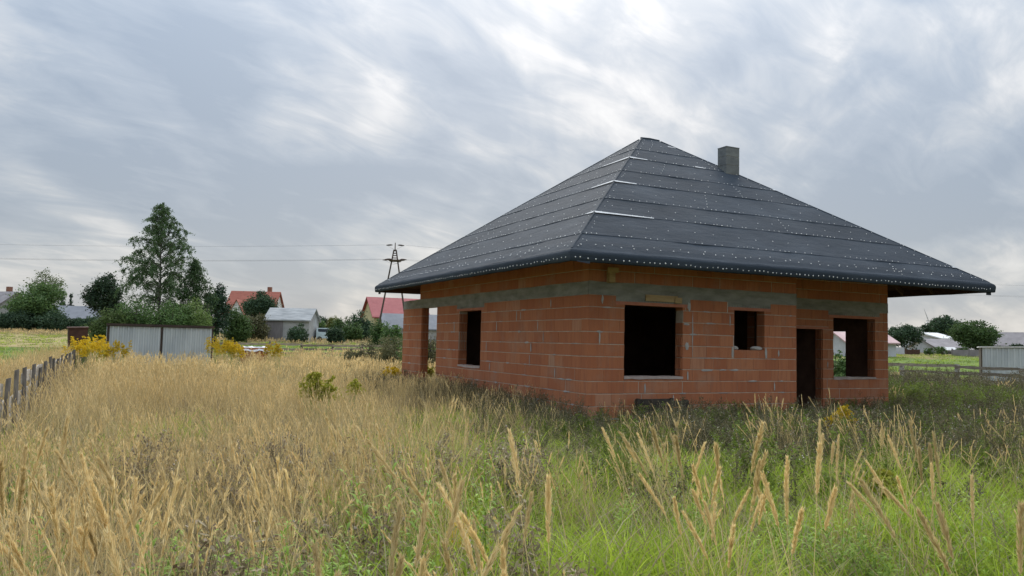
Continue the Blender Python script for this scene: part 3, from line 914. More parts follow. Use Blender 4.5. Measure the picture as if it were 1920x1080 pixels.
# pale tin shed beyond the eastern fence
ex, ey = W(1842, 40); ez = float(terrain(ex, ey))
s2 = empty('tin_shed', (ex, ey, ez), -YAW-0.50, 'pale ribbed tin shed with white roof edge beyond the eastern slab fence', 'shed')
vs, fs = ribbed(4.6, 1.88); mb = MB(); mb.add(vs, fs); mb.build('front_wall', M['tin'], s2)
mb = MB(); mb.box(-0.05, -0.002, -0.04, 2.9, 0, 1.9); mb.build('side_wall', M['tin_roof'], s2)
mb = MB(); mb.add([(-0.14, -0.1, 1.885), (4.7, -0.1, 1.99), (4.7, 3.0, 1.99), (-0.14, 3.0, 1.885), (-0.14, -0.1, 1.935), (4.7, -0.1, 2.04), (4.7, 3.0, 2.04), (-0.14, 3.0, 1.935)],
                  [(0, 3, 2, 1), (4, 5, 6, 7), (0, 1, 5, 4), (1, 2, 6, 5), (2, 3, 7, 6), (3, 0, 4, 7)]); mb.build('roof', M['white_edge'], s2)

# pallet of blocks with plastic cover
px_, py_ = W(482, 44); pz = float(terrain(px_, py_))
pal = empty('brick_pallet', (px_, py_, pz), 0.05, 'pallet of red clay blocks under a white plastic sheet by the slab fence', 'pallet')
mb = MB(); mb.box(-0.7, 0.7, -0.5, 0.5, 0, 0.12); mb.build('pallet_base', M['slab_wood'], pal)
bmesh_blk = None
for k in range(4):
    for i in range(5):
        for j in range(2):
            if bmesh_blk is None:
                mb = MB(); mb.box(0, 0.262, 0, 0.45, 0, 0.215); bmesh_blk = mb.mesh('brick', M['brick'])
            link('brick', bmesh_blk, pal, (-0.68+i*0.275, -0.47+j*0.48, 0.125+k*0.225))
mb = MB(); n = 10; vs = []; fs = []
for i in range(n+1):
    for j in range(7):
        x = -0.74+1.48*i/n; y = -0.55+1.10*j/6
        e = max(abs(x)/0.74, abs(y)/0.55)
        vs.append((x, y, 1.05+0.10*sin(i*1.3)*cos(j*1.1)*0.6-(0.22*(e > 0.95))+rnd.uniform(-0.02, 0.03)))
for i in range(n):
    for j in range(6): a = i*7+j; fs.append((a, a+7, a+8, a+1))
mb.add(vs, fs); mb.build('plastic_sheet', M['white_edge'], pal)

M['crate'] = mat_rough('blackened_wood', (0.022, 0.018, 0.014), (0.07, 0.058, 0.045), 4, 0.9, 0.3, 30)
# dark crate against the front wall
cr = empty('wooden_crate', (1.50, -0.42, -0.45), 0.06, 'dark weathered wooden crate against the wall below the large window', 'crate')
mbp = MB(); mbp.box(0, 0.95, 0, 0.022, 0, 0.125); slat = mbp.mesh('slat', M['crate'])
for k in range(4): link('slat', slat, cr, (-0.475, -0.3, 0.03+k*0.15+rnd.uniform(-.01, .01)))
for k in range(4): link('slat', slat, cr, (-0.475, 0.22, 0.03+k*0.15))
mbp = MB(); mbp.box(-0.03, 0.03, -0.03, 0.03, 0, 0.62); cp = mbp.mesh('corner_post', M['crate'])
for a, b in ((-0.44, -0.245), (0.44, -0.245), (-0.44, 0.19), (0.44, 0.19)): link('corner_post', cp, cr, (a, b, 0))

# ------------------------------------------------------------------ far buildings
def gable_house(name, label, cat, u, d, wid, dep, hw, hr, yaw, wallm, roofm, over=0.35, windows=(), group=None, zoff=0.0, ridge='x', dark=None, chim=None):
    x, y = W(u, d); z = float(terrain(x, y))+zoff-0.3
    root = empty(name, (x, y, z), -YAW+yaw, label, cat, group)
    mb = MB(); w, dd = wid/2, dep/2
    if ridge == 'x':
        mb.add([(-w, -dd, 0), (w, -dd, 0), (w, dd, 0), (-w, dd, 0), (-w, -dd, hw), (w, -dd, hw), (w, dd, hw), (-w, dd, hw), (-w, 0, hw+hr), (w, 0, hw+hr)],
               [(0, 1, 5, 4), (1, 2, 6, 9, 5), (2, 3, 7, 6), (3, 0, 4, 8, 7)])
    else:
        mb.add([(-w, -dd, 0), (w, -dd, 0), (w, dd, 0), (-w, dd, 0), (-w, -dd, hw), (w, -dd, hw), (w, dd, hw), (-w, dd, hw), (0, -dd, hw+hr), (0, dd, hw+hr)],
               [(0, 1, 5, 8, 4), (1, 2, 6, 5), (2, 3, 7, 9, 6), (3, 0, 4, 7)])
    mb.build('wall', wallm, root)
    mb = MB(); th = 0.14
    if ridge == 'x':
        k = hr/dd; ow = w+over; od = dd+over
        for s in (-1, 1):
            a = [(-ow, s*od, hw-over*k), (ow, s*od, hw-over*k), (ow, 0, hw+hr), (-ow, 0, hw+hr)]
            b = [(p[0], p[1], p[2]+th) for p in a]
            mb.add(a+b, [(3, 2, 1, 0), (4, 5, 6, 7), (0, 1, 5, 4), (1, 2, 6, 5), (3, 0, 4, 7)])
    else:
        k = hr/w; ow = w+over; od = dd+over
        for s in (-1, 1):
            a = [(s*ow, -od, hw-over*k), (s*ow, od, hw-over*k), (0, od, hw+hr), (0, -od, hw+hr)]
            b = [(p[0], p[1], p[2]+th) for p in a]
            mb.add(a+b, [(3, 2, 1, 0), (4, 5, 6, 7), (0, 1, 5, 4), (1, 2, 6, 5), (3, 0, 4, 7)])
    rf = mb.build('roof', roofm, root)
    for (wx, wz, ww, wh) in windows:
        mb = MB(); mb.box(wx-ww/2-0.07, wx+ww/2+0.07, -dd-0.05, -dd-0.003, wz-0.07, wz+wh+0.07)
        f = mb.build('window', M['h_frame'], root)
        mb = MB(); mb.box(wx-ww/2, wx+ww/2, -dd-0.06, -dd-0.052, wz, wz+wh); link('pane', mb.mesh('pane', M['h_glass']), f)
    if dark:
        mb = MB(); mb.box(dark[0], dark[1], -dd-0.06, -dd-0.003, 0, dark[2]); mb.build('barn_door', M['h_wood'], root)
    if chim:
        mb = MB(); mb.box(chim[0]-0.3, chim[0]+0.3, chim[1]-0.3, chim[1]+0.3, hw+hr*0.4, hw+hr+0.9); link('chimney', mb.mesh('chimney', M['h_brick']), rf)
    return root
M['h_frame'] = mat_plain('window_frame', (0.6, 0.6, 0.58), 0.6)
M['h_glass'] = mat_plain('dark_glass', (0.02, 0.025, 0.03), 0.1, 0, 0.5)
M['h_wood'] = mat_rough('grey_barn_boards', (0.16, 0.15, 0.15), (0.24, 0.22, 0.22), 2.0, 0.9, 0.2, 20, (6, 6, 0.6))
M['h_brick'] = mat_rough('chimney_brick', (0.20, 0.09, 0.06), (0.30, 0.15, 0.1), 3)
M['h_red'] = mat_rough('red_tile_roof', (0.25, 0.075, 0.05), (0.34, 0.11, 0.075), 1.2, 0.8, 0.3, 8, (1, 1, 4))
M['h_crim'] = mat_rough('crimson_sheet_roof', (0.29, 0.06, 0.065), (0.37, 0.095, 0.095), 1.0, 0.6, 0.1)
M['h_grey'] = mat_rough('fibre_cement_roof', (0.22, 0.23, 0.235), (0.40, 0.41, 0.41), 0.8, 0.9, 0.3, 6, (1, 4, 1))
M['h_slate'] = mat_rough('blue_grey_roof', (0.145, 0.155, 0.175), (0.215, 0.225, 0.245), 1.0, 0.7, 0.2)
M['h_mauve'] = mat_rough('faded_grey_roof', (0.17, 0.155, 0.16), (0.27, 0.25, 0.255), 0.9, 0.8, 0.2)
M['h_pink'] = mat_rough('faded_pink_roof', (0.42, 0.28, 0.28), (0.52, 0.37, 0.36), 1.0, 0.7, 0.1)
M['h_white'] = mat_rough('white_render', (0.62, 0.63, 0.64), (0.75, 0.75, 0.75), 1.0, 0.9, 0.1)
M['h_cream'] = mat_rough('yellow_render', (0.48, 0.42, 0.22), (0.58, 0.52, 0.30), 0.8, 0.9, 0.1)
M['h_block'] = mat_rough('grey_block_wall', (0.30, 0.30, 0.30), (0.42, 0.42, 0.41), 1.5, 0.9, 0.2)
M['h_pale'] = mat_rough('pale_grey_render', (0.42, 0.43, 0.46), (0.54, 0.55, 0.58), 1.0, 0.9, 0.1)

rh = gable_house('village_house', 'house with steep red tiled roof behind a round dark tree', 'house', 480, 122, 6.9, 8.0, 3.6, 3.3, 0.05, M['h_white'], M['h_red'], 0.3, [(0.6, 1.2, 1.0, 1.3), (2.2, 1.2, 1.0, 1.3)], chim=(1.8, 1.0))
mb = MB(); x0, x1, yf, hw_, hr_ = -2.35, -0.55, -4.9, 3.7, 1.7; xm = (x0+x1)/2       # white cross gable
mb.add([(x0, yf, 0), (x1, yf, 0), (x1, yf, hw_), (xm, yf, hw_+hr_), (x0, yf, hw_), (x0, -1.2, 0), (x1, -1.2, 0), (x1, -1.2, hw_), (xm, -1.2, hw_+hr_), (x0, -1.2, hw_)],
       [(0, 1, 2, 3, 4), (1, 6, 7, 2), (5, 0, 4, 9)])
mb.build('gable_wing', M['h_white'], rh)
mb = MB()
for e in (x0-0.25, x1+0.25):
    k = hr_/(xm-x0)
    mb.add([(e, yf-0.2, hw_-0.25*k), (xm, yf-0.2, hw_+hr_), (xm, -0.6, hw_+hr_), (e, -0.6, hw_-0.25*k), (e, yf-0.2, hw_-0.25*k+.15), (xm, yf-0.2, hw_+hr_+.15), (xm, -0.6, hw_+hr_+.15), (e, -0.6, hw_-0.25*k+.15)],
           [(0, 1, 2, 3), (4, 5, 6, 7), (0, 1, 5, 4), (0, 3, 7, 4)])
mb.build('wing_roof', M['h_red'], rh)
mb = MB(); mb.box(xm-0.35, xm+0.35, yf-0.05, yf-0.003, 2.3, 3.4); mb.build('window', M['h_glass'], rh)
gable_house('barn', 'grey block barn with patchy fibre cement roof and dark boarded door', 'barn', 551, 96, 5.1, 5.0, 2.75, 1.35, 0.02, M['h_block'], M['h_grey'], 0.25, dark=(-2.5, -0.5, 2.6))
gable_house('village_house', 'yellow rendered house with crimson sheet roof behind the power pole', 'house', 742, 118, 8.0, 7.0, 3.6, 2.7, 0.42, M['h_cream'], M['h_crim'], 0.4, [(-2.2, 1.2, 0.9, 1.2)])
gable_house('farm_building', 'low grey farm building with smooth slate roof in front of the yellow house', 'building', 778, 101, 8.0, 5.0, 2.1, 1.7, 0.30, M['h_block'], M['h_slate'], 0.3)
gable_house('farm_building', 'long low building with blue-grey roof between the pale loose tree and the dark spruce', 'building', 148, 128, 9.0, 6.0, 2.3, 1.9, 0.05, M['h_block'], M['h_slate'], 0.3, [(-1.5, 0.8, 1.0, 1.0)])
gable_house('village_house', 'house with pale mauve roof beside the dense broadleaf tree', 'house', 0, 118, 6.0, 7.0, 3.3, 2.4, -0.3, M['h_block'], M['h_mauve'], 0.4, [(1.4, 1.0, 0.9, 1.1)], chim=(0.8, 0.8))
gable_house('village_house', 'low house with dark grey roof between two broad trees beyond the eastern field', 'house', 1757, 100, 3.9, 5.5, 0.95, 0.95, 0.1, M['h_pale'], M['h_mauve'], 0.25, [(-0.7, 0.35, 0.6, 0.5)])
gable_house('village_house', 'bright low pitched white roof showing above the dark grey roof', 'house', 1742, 112, 3.6, 6.0, 2.0, 0.75, 0.5, M['h_pale'], M['white_edge'], 0.3)
gable_house('lean_to', 'small lean-to with pale sheet roof joined before the low grey-roofed house', 'shed', 1776, 96, 1.5, 2.0, 0.65, 0.3, 0.1, M['h_block'], M['white_edge'], 0.2)
gable_house('village_house', 'white gabled house with brown-grey roof above the pale tin shed', 'house', 1893, 95, 4.6, 6.0, 1.4, 1.45, 0.75, M['h_white'], M['h_mauve'], 0.3, [(0.3, 0.4, 0.6, 0.6)], ridge='y')
gable_house('village_house', 'pale grey house with faded pink roof seen through the doorside window opening', 'house', 1612, 84, 5.2, 5.0, 1.75, 0.95, 0.08, M['h_pale'], M['h_pink'], 0.3, [(-1.7, 0.9, 0.5, 0.6), (-0.4, 0.8, 0.4, 0.5), (1.4, 0.9, 0.5, 0.6)])
# low garden walls at the far side of the eastern field
def garden_wall(label, u0, u1, d0, d1, h, mat, pickets=0):
    x0, y0 = W(u0, d0); x1, y1 = W(u1, d1); ln = hypot(x1-x0, y1-y0); z = float(terrain((x0+x1)/2, (y0+y1)/2))
    root = empty('garden_fence', (x0, y0, z-0.1), atan2(y1-y0, x1-x0), label, 'fence')
    n = max(2, int(ln/1.5)); mb = MB(); mb.box(0, ln/n-0.06, -0.03, 0.03, 0, h+0.1); pm = mb.mesh('panel', mat)
    mb = MB(); mb.box(-0.06, 0.06, -0.06, 0.06, 0, h+0.2); po = mb.mesh('post', mat)
    for i in range(n): link('panel', pm, root, (i*ln/n+0.03, 0, rnd.uniform(-.03, .03))); link('post', po, root, (i*ln/n, 0.0, 0))
garden_wall('long grey panel fence behind the eastern crop field', 1786, 1850, 88, 84, 0.75, M['h_mauve'])
garden_wall('pale lilac panel fence under the broad tree beside the house corner', 1655, 1697, 92, 92, 0.8, M['h_pale'])
garden_wall('dark brown panel fence beside the pale lilac one', 1699, 1726, 92, 92, 0.55, M['timber_dark'])

# parked van beside the barn
vx, vy = W(612, 97); vz = float(terrain(vx, vy))
van = empty('parked_van', (vx, vy, vz), -YAW+0.2, 'pale blue-white van parked among the bushes beside the barn', 'van')
M['van'] = mat_plain('van_paint', (0.55, 0.66, 0.70), 0.35)
mb = MB(); mb.add([(-1.0, -0.8, 0.35), (1.1, -0.8, 0.35), (1.1, 0.8, 0.35), (-1.0, 0.8, 0.35), (-1.0, -0.8, 1.1), (1.1, -0.8, 0.95), (1.1, 0.8, 0.95), (-1.0, 0.8, 1.1),
                   (-0.95, -0.7, 1.6), (0.35, -0.7, 1.62), (0.35, 0.7, 1.62), (-0.95, 0.7, 1.6), (0.75, -0.75, 1.05), (0.75, 0.75, 1.05)],
                  [(0, 1, 5, 12, 4), (4, 12, 9, 8), (1, 2, 6, 5), (3, 7, 13, 6, 2), (7, 11, 10, 13), (5, 6, 13, 12), (12, 13, 10, 9), (8, 9, 10, 11), (0, 4, 7, 3), (4, 8, 11, 7)])
mb.build('body', M['van'], van)
mb = MB(); mb.add([(-0.8, -0.79, 1.14), (0.55, -0.79, 1.14), (0.3, -0.73, 1.5), (-0.8, -0.73, 1.5)], [(0, 1, 2, 3)]); mb.build('window', M['h_glass'], van)
for a in (-0.6, 0.7):
    for s in (-0.8, 0.66): mb = MB(); mb.prism((a, s, 0.3), (a, s+0.14, 0.3), 0.3, n=14); mb.build('wheel', M['h_glass'], van)

# heap of sand seen through the window
hx, hy = W(1604, 33); bm = bmesh.new(); bmesh.ops.create_grid(bm, x_segments=24, y_segments=24, size=1)
for v in bm.verts:
    r = v.co.length; v.co = Vector((v.co.x*1.9, v.co.y*1.6, max(0.0, 1-r)*1.35+rnd.uniform(-.03, .03)-0.05))
me = bpy.data.meshes.new('sand_heap'); bm.to_mesh(me); bm.free()
M['sand'] = mat_rough('yellow_sand', (0.36, 0.26, 0.145), (0.48, 0.36, 0.22), 2.0, 1.0, 0.4, 20); me.materials.append(M['sand'])
tag(link('sand_heap', me, None, (hx, hy, float(terrain(hx, hy)))), 'heap of yellow sand beyond the house seen through the window opening', 'sand heap')

# ------------------------------------------------------------------ power line
M['pole'] = mat_rough('weathered_pole', (0.07, 0.05, 0.043), (0.12, 0.088, 0.075), 2, 0.9)
M['wire'] = mat_plain('wire', (0.10, 0.10, 0.11), 0.5)
PX, PY = W(738, 90); PZ = float(terrain(PX, PY))
pole = empty('power_pole', (PX, PY, PZ-0.2), -YAW, 'dark A-frame power pole with insulators rising behind the house', 'power pole')
HT = ZV(738, 468, 90)-PZ+0.2
for s in (-1, 1): mb = MB(); mb.prism((s*1.95, 0, 0), (s*0.13, 0, HT), 0.12, 0.075, 8); mb.build('leg', M['pole'], pole)
for k in range(5):
    z = HT-0.12-k*0.27; hw = 0.13+1.82*(HT-z)/HT; mb = MB(); mb.box(-hw-0.05, hw+0.05, -0.05, 0.05, z-0.05, z+0.05); mb.build('cross_bar', M['pole'], pole)
mb = MB(); mb.prism((0, 0, HT-0.1), (0, 0, HT+0.82), 0.07, 0.05, 6); mb.build('mast', M['pole'], pole)
mb = MB(); mb.box(-0.6, 0.6, -0.9, 0.9, HT-1.30, HT-1.18); mb.build('cross_arm', M['pole'], pole)
ATT = [(0, 0, HT+0.55), (0, -0.85, HT-1.24), (0, 0.85, HT-0.98)]
for (ax, ay, az) in ATT:
    for s in (-1, 1):
        mb = MB(); x0 = s*(0.28 if az > HT else 0.5)
        mb.tube([(x0, ay, az), (x0+s*0.2, ay, az), (x0+s*0.45, ay, az-0.02), (x0+s*0.75, ay, az-0.03)], [0.03, 0.08, 0.085, 0.03], 6); mb.build('insulator', M['pole'], pole)
    mb = MB(); mb.tube([(s*1.1 if s else 0, ay, az-(0.55*(1-abs(s)))) for s in (-1, -0.6, 0, 0.6, 1)], [0.012]*5, 4); mb.build('jumper_wire', M['wire'], pole)
def wire(label, a, b, sag):
    a = Vector(a); b = Vector(b); mb = MB(); n = 28
    mb.tube([a.lerp(b, i/n)-Vector((0, 0, 4*sag*(i/n)*(1-i/n))) for i in range(n+1)], [0.010]*(n+1), 4)
    tag(mb.build('power_line', M['wire']), label, 'power line', 'wires of the power line')
rot = Matrix.Rotation(-YAW, 3, 'Z')
lx, ly = W(-900, 97); rx2, ry2 = W(2150, 128)
for i, (ax, ay, az) in enumerate(ATT):
    base = Vector((PX, PY, PZ-0.2))
    o = rot @ Vector((ax, ay, 0))
    for s, (qx, qy), nm in ((-1, (lx, ly), 'running over the birch away from the A-frame pole'), (1, (rx2, ry2), 'running from the A-frame pole behind the hip roof')):
        st = base+rot @ Vector((s*1.2, ay, az)); en = Vector((qx, qy, 0))+rot @ Vector((0, ay, 0)); en.z = PZ+az+(0.8 if s < 0 else 0.1)
        wire(('topmost thin dark wire ', 'lowest thin dark wire ', 'middle thin dark wire ')[i]+nm, st, en, 1.1 if s < 0 else 1.0)

# wind turbine far behind the eastern trees
tx, ty = W(1741, 1500); tz = float(terrain(tx, ty))
wt_ = empty('wind_turbine', (tx, ty, tz), -YAW, 'distant white wind turbine rising behind the eastern trees', 'wind turbine')
M['turb'] = mat_plain('turbine_white', (0.5, 0.5, 0.53), 0.5)
hub = ZV(1741, 602, 1500)-tz
mb = MB(); mb.prism((0, 0, -1), (0, 0, hub), 1.6, 0.9, 10); mb.build('tower', M['turb'], wt_)
mb = MB(); mb.box(-1, 1, -2.5, 3, hub-1, hub+1.2); mb.build('nacelle', M['turb'], wt_)
for k in range(3):
    a = radians(110+120*k); mb = MB()
    mb.tube([(0, -2.8, hub), (cos(a)*6, -2.8, hub+sin(a)*6), (cos(a)*24, -2.8, hub+sin(a)*24)], [0.6, 0.95, 0.25], 6); mb.build('blade', M['turb'], wt_)

# ------------------------------------------------------------------ trees and bushes
LEAF = {
 'mid':   mat_leaf('leaf_mid_green', [(0.054, 0.105, 0.034), (0.085, 0.145, 0.044), (0.128, 0.196, 0.060)], 0.25),
 'dark':  mat_leaf('leaf_dark_green', [(0.029, 0.061, 0.034), (0.047, 0.086, 0.043), (0.072, 0.115, 0.054)], 0.2),
 'pine':  mat_leaf('needles', [(0.025, 0.054, 0.036), (0.043, 0.079, 0.047), (0.061, 0.099, 0.054)], 0.1),
 'birch': mat_leaf('leaf_birch', [(0.047, 0.085, 0.035), (0.068, 0.117, 0.047), (0.109, 0.157, 0.068)], 0.3),
 'pale':  mat_leaf('leaf_pale_green', [(0.112, 0.150, 0.068), (0.158, 0.203, 0.090), (0.210, 0.255, 0.120)], 0.3),
 'willow': mat_leaf('leaf_willow', [(0.083, 0.128, 0.039), (0.120, 0.173, 0.051), (0.173, 0.225, 0.075)], 0.3),
 'yellowish': mat_leaf('leaf_yellowish', [(0.130, 0.156, 0.039), (0.182, 0.202, 0.052), (0.221, 0.234, 0.072)], 0.3),
 'weedbush': mat_leaf('leaf_weed_brown', [(0.083, 0.090, 0.042), (0.128, 0.128, 0.060), (0.180, 0.165, 0.083)], 0.3),
}
M['bark'] = mat_rough('bark', (0.06, 0.05, 0.04), (0.12, 0.10, 0.08), 6, 0.95, 0.4, 20, (3, 3, 1))
M['birch_bark'] = mat_rough('birch_bark', (0.05, 0.045, 0.04), (0.20, 0.19, 0.175), 5, 0.9, 0.3, 20, (1, 1, 4))

def leaf_quads(P, size, rg, flat=0.0, aspect=0.6, droop=0.0):
    """one small quad per point, randomly turned"""
    n = len(P)
    a = rg.normal(size=(n, 3)); a[:, 2] = a[:, 2]*(1-flat)-droop; a /= np.linalg.norm(a, axis=1)[:, None]
    b = rg.normal(size=(n, 3)); b -= a*(a*b).sum(1)[:, None]; b /= np.linalg.norm(b, axis=1)[:, None]
    s = size*rg.uniform(0.6, 1.3, n)[:, None]
    a = a*s; b = b*s*aspect
    v = np.stack([P-a*0.5, P+b*0.5, P+a*0.5, P-b*0.5], 1).reshape(-1, 3)
    q = np.arange(4*n).reshape(-1, 4)
    return v, q

def crown_points(rg, lobes, per_cluster, clusters, sig):
    out = []
    for (cx, cy, cz, rx, ry, rz) in lobes:
        vol = (rx*ry*rz)**(1/3)
        nc = max(6, int(clusters*vol*vol))
        dirs = rg.normal(size=(nc, 3)); dirs /= np.linalg.norm(dirs, axis=1)[:, None]
        rad = rg.uniform(0.45, 1.05, nc)**0.6
        c = dirs*rad[:, None]*np.array([rx, ry, rz])+np.array([cx, cy, cz])
        k = rg.poisson(per_cluster, nc)+2
        idx = np.repeat(np.arange(nc), k)
        sg = sig*vol*rg.uniform(0.5, 1.4, nc)
        p = c[idx]+rg.normal(size=(len(idx), 3))*sg[idx][:, None]*np.array([1.15, 1.15, 0.75])
        out.append(p)
    return np.concatenate(out)

def tree(name, label, cat, u, d, vtop, wpx, leaf, seed, base=0.25, style='round', leafsize=0.26, dens=26, group=None, trunk_r=None, nl=9, lean=0.0):
    rg = np.random.default_rng(seed); r = random.Random(seed)
    x, y = W(u, d); z = float(terrain(x, y))
    H = ZV(u, vtop, d)-z; Wd = wpx*d/FPX; R = Wd/2
    root = empty(name, (x, y, z), r.uniform(0, 6), label, cat, group)
    lobes = []
    if style == 'round':
        zc = H*(base+(1-base)*0.5); hz = H*(1-base)/2
        lobes.append((0, 0, zc, R*0.72, R*0.72, hz*0.78))
        for i in range(nl):
            a = 2*pi*i/nl*2.4+r.uniform(-.4, .4); f = r.uniform(-0.75, 0.8)
            rr = R*0.62*math.sqrt(max(0.05, 1-f*f*0.8))
            s = r.uniform(0.28, 0.5)
            lobes.append((cos(a)*rr, sin(a)*rr, zc+f*hz*0.72, R*s, R*s, min(hz, R)*s*0.85))
        lobes.append((r.uniform(-.2, .2)*R, 0, H-hz*0.28, R*0.34, R*0.34, hz*0.28))
    elif style == 'pine':
        for i in range(7):
            t = i/6; zz = H*(base+(1-base)*t*0.93); rr = R*(1-0.72*t)*r.uniform(0.75, 1.1)
            for j in range(4 if i < 5 else 2):
                a = 2*pi*j/4+i*0.8; lobes.append((cos(a)*rr*0.55, sin(a)*rr*0.55, zz, rr*0.55+0.15, rr*0.55+0.15, H*0.07))
        lobes.append((0, 0, H*0.93, R*0.2, R*0.2, H*0.07))
    elif style == 'bush':
        for i in range(nl):
            a = r.uniform(0, 2*pi); q = math.sqrt(r.random())*0.66*R; hh = H*r.uniform(0.55, 1.0)*(1-0.35*q/R)
            lobes.append((cos(a)*q, sin(a)*q, hh*0.52, R*r.uniform(0.3, 0.46), R*r.uniform(0.3, 0.46), hh*0.46))
    P = crown_points(rg, lobes, 9, dens*2.6, 0.22)
    P = P[P[:, 2] > 0.02]
    v, q = leaf_quads(P, leafsize, rg, flat=0.25)
    link('crown', fast_mesh('crown', v, q, [LEAF[leaf]]), root)
    mb = MB(); tr = trunk_r or max(0.05, 0.022*H)
    if style == 'bush':
        for i in range(6):
            a = r.uniform(0, 6.28); mb.tube([(cos(a)*0.1, sin(a)*0.1, -0.1), (cos(a)*R*0.3, sin(a)*R*0.3, H*0.4), (cos(a)*R*0.45, sin(a)*R*0.45, H*0.75)], [tr*0.5, tr*0.3, tr*0.1], 5)
    else:
        mb.tube([(0, 0, -0.2), (r.uniform(-.1, .1), 0.05, H*0.35), (r.uniform(-.2, .2), -.05, H*0.65), (0, 0, H*0.92)], [tr*1.2, tr*0.85, tr*0.5, tr*0.12], 7)
        for (cx, cy, cz, rx, ry, rz) in lobes[1:8]:
            mb.tube([(0, 0, max(0.3, cz*0.6)), (cx*0.5, cy*0.5, cz*0.85), (cx, cy, cz+0.1)], [tr*0.45, tr*0.28, tr*0.08], 5)
    mb.build('trunk', M['bark'], root)
    return root

# background, from the west round to the barn
tree('broadleaf_tree', 'dense green broadleaf tree in front of the pale loose tree', 'tree', 66, 104, 530, 98, 'mid', 1, 0.05, leafsize=0.28, nl=13)
tree('loose_tree', 'pale loose-leaved tree rising above the dense green broadleaf tree', 'tree', 84, 112, 503, 62, 'pale', 2, 0.35, leafsize=0.22, dens=11)
for i, (u, w, v, nm) in enumerate(((6, 76, 584, 'dark hedge bush in front of the house with mauve roof'), (46, 84, 576, 'dark hedge bush at the foot of the dense broadleaf tree'),
        (94, 84, 580, 'dark hedge bush below the pale loose tree'), (130, 60, 590, 'low dark hedge bush before the blue-grey roof'), (172, 60, 588, 'dark hedge bush below the dark spruce'))):
    tree('hedge_bush', nm, 'bush', u, 100+i, v, w, 'dark', 10+i, 0, 'bush', 0.24, 36, 'bushes of the western hedge', nl=13)
tree('small_conifer', 'taller of the two small pointed conifers behind the blue-grey roof', 'tree', 118, 134, 546, 14, 'pine', 20, 0.1, 'pine', 0.22, 40)
tree('small_conifer', 'shorter of the two small pointed conifers behind the blue-grey roof', 'tree', 133, 136, 551, 12, 'pine', 21, 0.1, 'pine', 0.22, 40)
tree('spruce_tree', 'dark full spruce between the blue-grey roof and the birch', 'tree', 197, 112, 513, 70, 'dark', 22, 0.16, 'round', 0.26, 30, nl=11)
for i, (u, w, v, lf, nm) in enumerate(((206, 84, 566, 'willow', 'pale willow bush in front of the dark spruce'), (250, 92, 548, 'mid', 'green bush under the left side of the tall birch'),
        (318, 100, 545, 'mid', 'broad green bush between the two birches'), (372, 84, 540, 'willow', 'pale bush under the smaller birch beside the dark pine'),
        (290, 84, 566, 'willow', 'pale willow bush at the foot of the tall birch trunk'), (235, 70, 582, 'willow', 'low willow bush just above the shed roof corner'), (345, 80, 572, 'mid', 'low green bush above the right shed door leaf'))):
    tree('willow_bush', nm, 'bush', u, 60+i*1.4, v, w, lf, 30+i, 0, 'bush', 0.15, 46, 'willow bushes behind the shed', nl=14)
tree('pine_tree', 'dark pine to the right of the birch beside the red-roofed house', 'tree', 408, 78, 530, 52, 'pine', 40, 0.03, 'round', 0.19, 60, nl=16)
tree('green_bush', 'mid green bush at the foot of the dark pine', 'bush', 441, 84, 566, 66, 'mid', 41, 0, 'bush', 0.2, 36, nl=12)
tree('round_tree', 'round dark tree hiding part of the red roof', 'tree', 491, 104, 545, 66, 'dark', 42, 0.2, 'round', 0.22, 34, nl=12)
tree('green_bush', 'drooping olive bush below the round dark tree', 'bush', 481, 92, 570, 60, 'weedbush', 43, 0, 'bush', 0.2, 32)
tree('green_bush', 'low dark bush against the barn wall', 'bush', 563, 88, 598, 42, 'dark', 44, 0, 'bush', 0.2, 34)
for i, (u, w, v, lf, d) in enumerate(((606, 30, 578, 'dark', 118), (622, 42, 584, 'yellowish', 112), (648, 50, 586, 'mid', 108), (632, 40, 604, 'dark', 90), (680, 52, 577, 'dark', 106), (598, 36, 590, 'mid', 115), (665, 44, 592, 'mid', 98))):
    nm = ['slim dark bush right of the barn roof', 'yellowish green bush beyond the parked van', 'broad green bush under the small distant ridge', 'low dark bush hiding the rear of the van', 'dark tree beside the yellow house gable', 'green bush touching the barn corner', 'green bush between van and yellow house'][i]
    tree('garden_bush', nm, 'bush', u, d, v, w, lf, 50+i, 0, 'bush', 0.24, 32)
for i, (u, w, v, d) in enumerate(((712, 46, 592, 84), (738, 50, 596, 78))):
    tree('garden_bush', ['green bush at the left foot of the power pole', 'green bush between power pole and brick pillar'][i], 'bush', u, d, v, w, 'mid', 60+i, 0, 'bush', 0.2, 34)
# scrub beside the pillar and behind the porch
for i, (u, w, v, d, lf) in enumerate(((735, 76, 612, 42, 'weedbush'), (690, 60, 632, 44, 'weedbush'), (772, 60, 604, 40, 'mid'), (812, 56, 606, 40, 'weedbush'), (660, 44, 645, 46, 'weedbush'))):
    nm = ['tall brownish scrub left of the brick pillar', 'lower brown scrub further left of the brick pillar', 'green scrub behind the brick pillar', 'olive scrub seen through the porch opening', 'smallest brown scrub by the slab fence'][i]
    tree('scrub_bush', nm, 'bush', u, d, v, w, lf, 70+i, 0, 'bush', 0.085, 110)
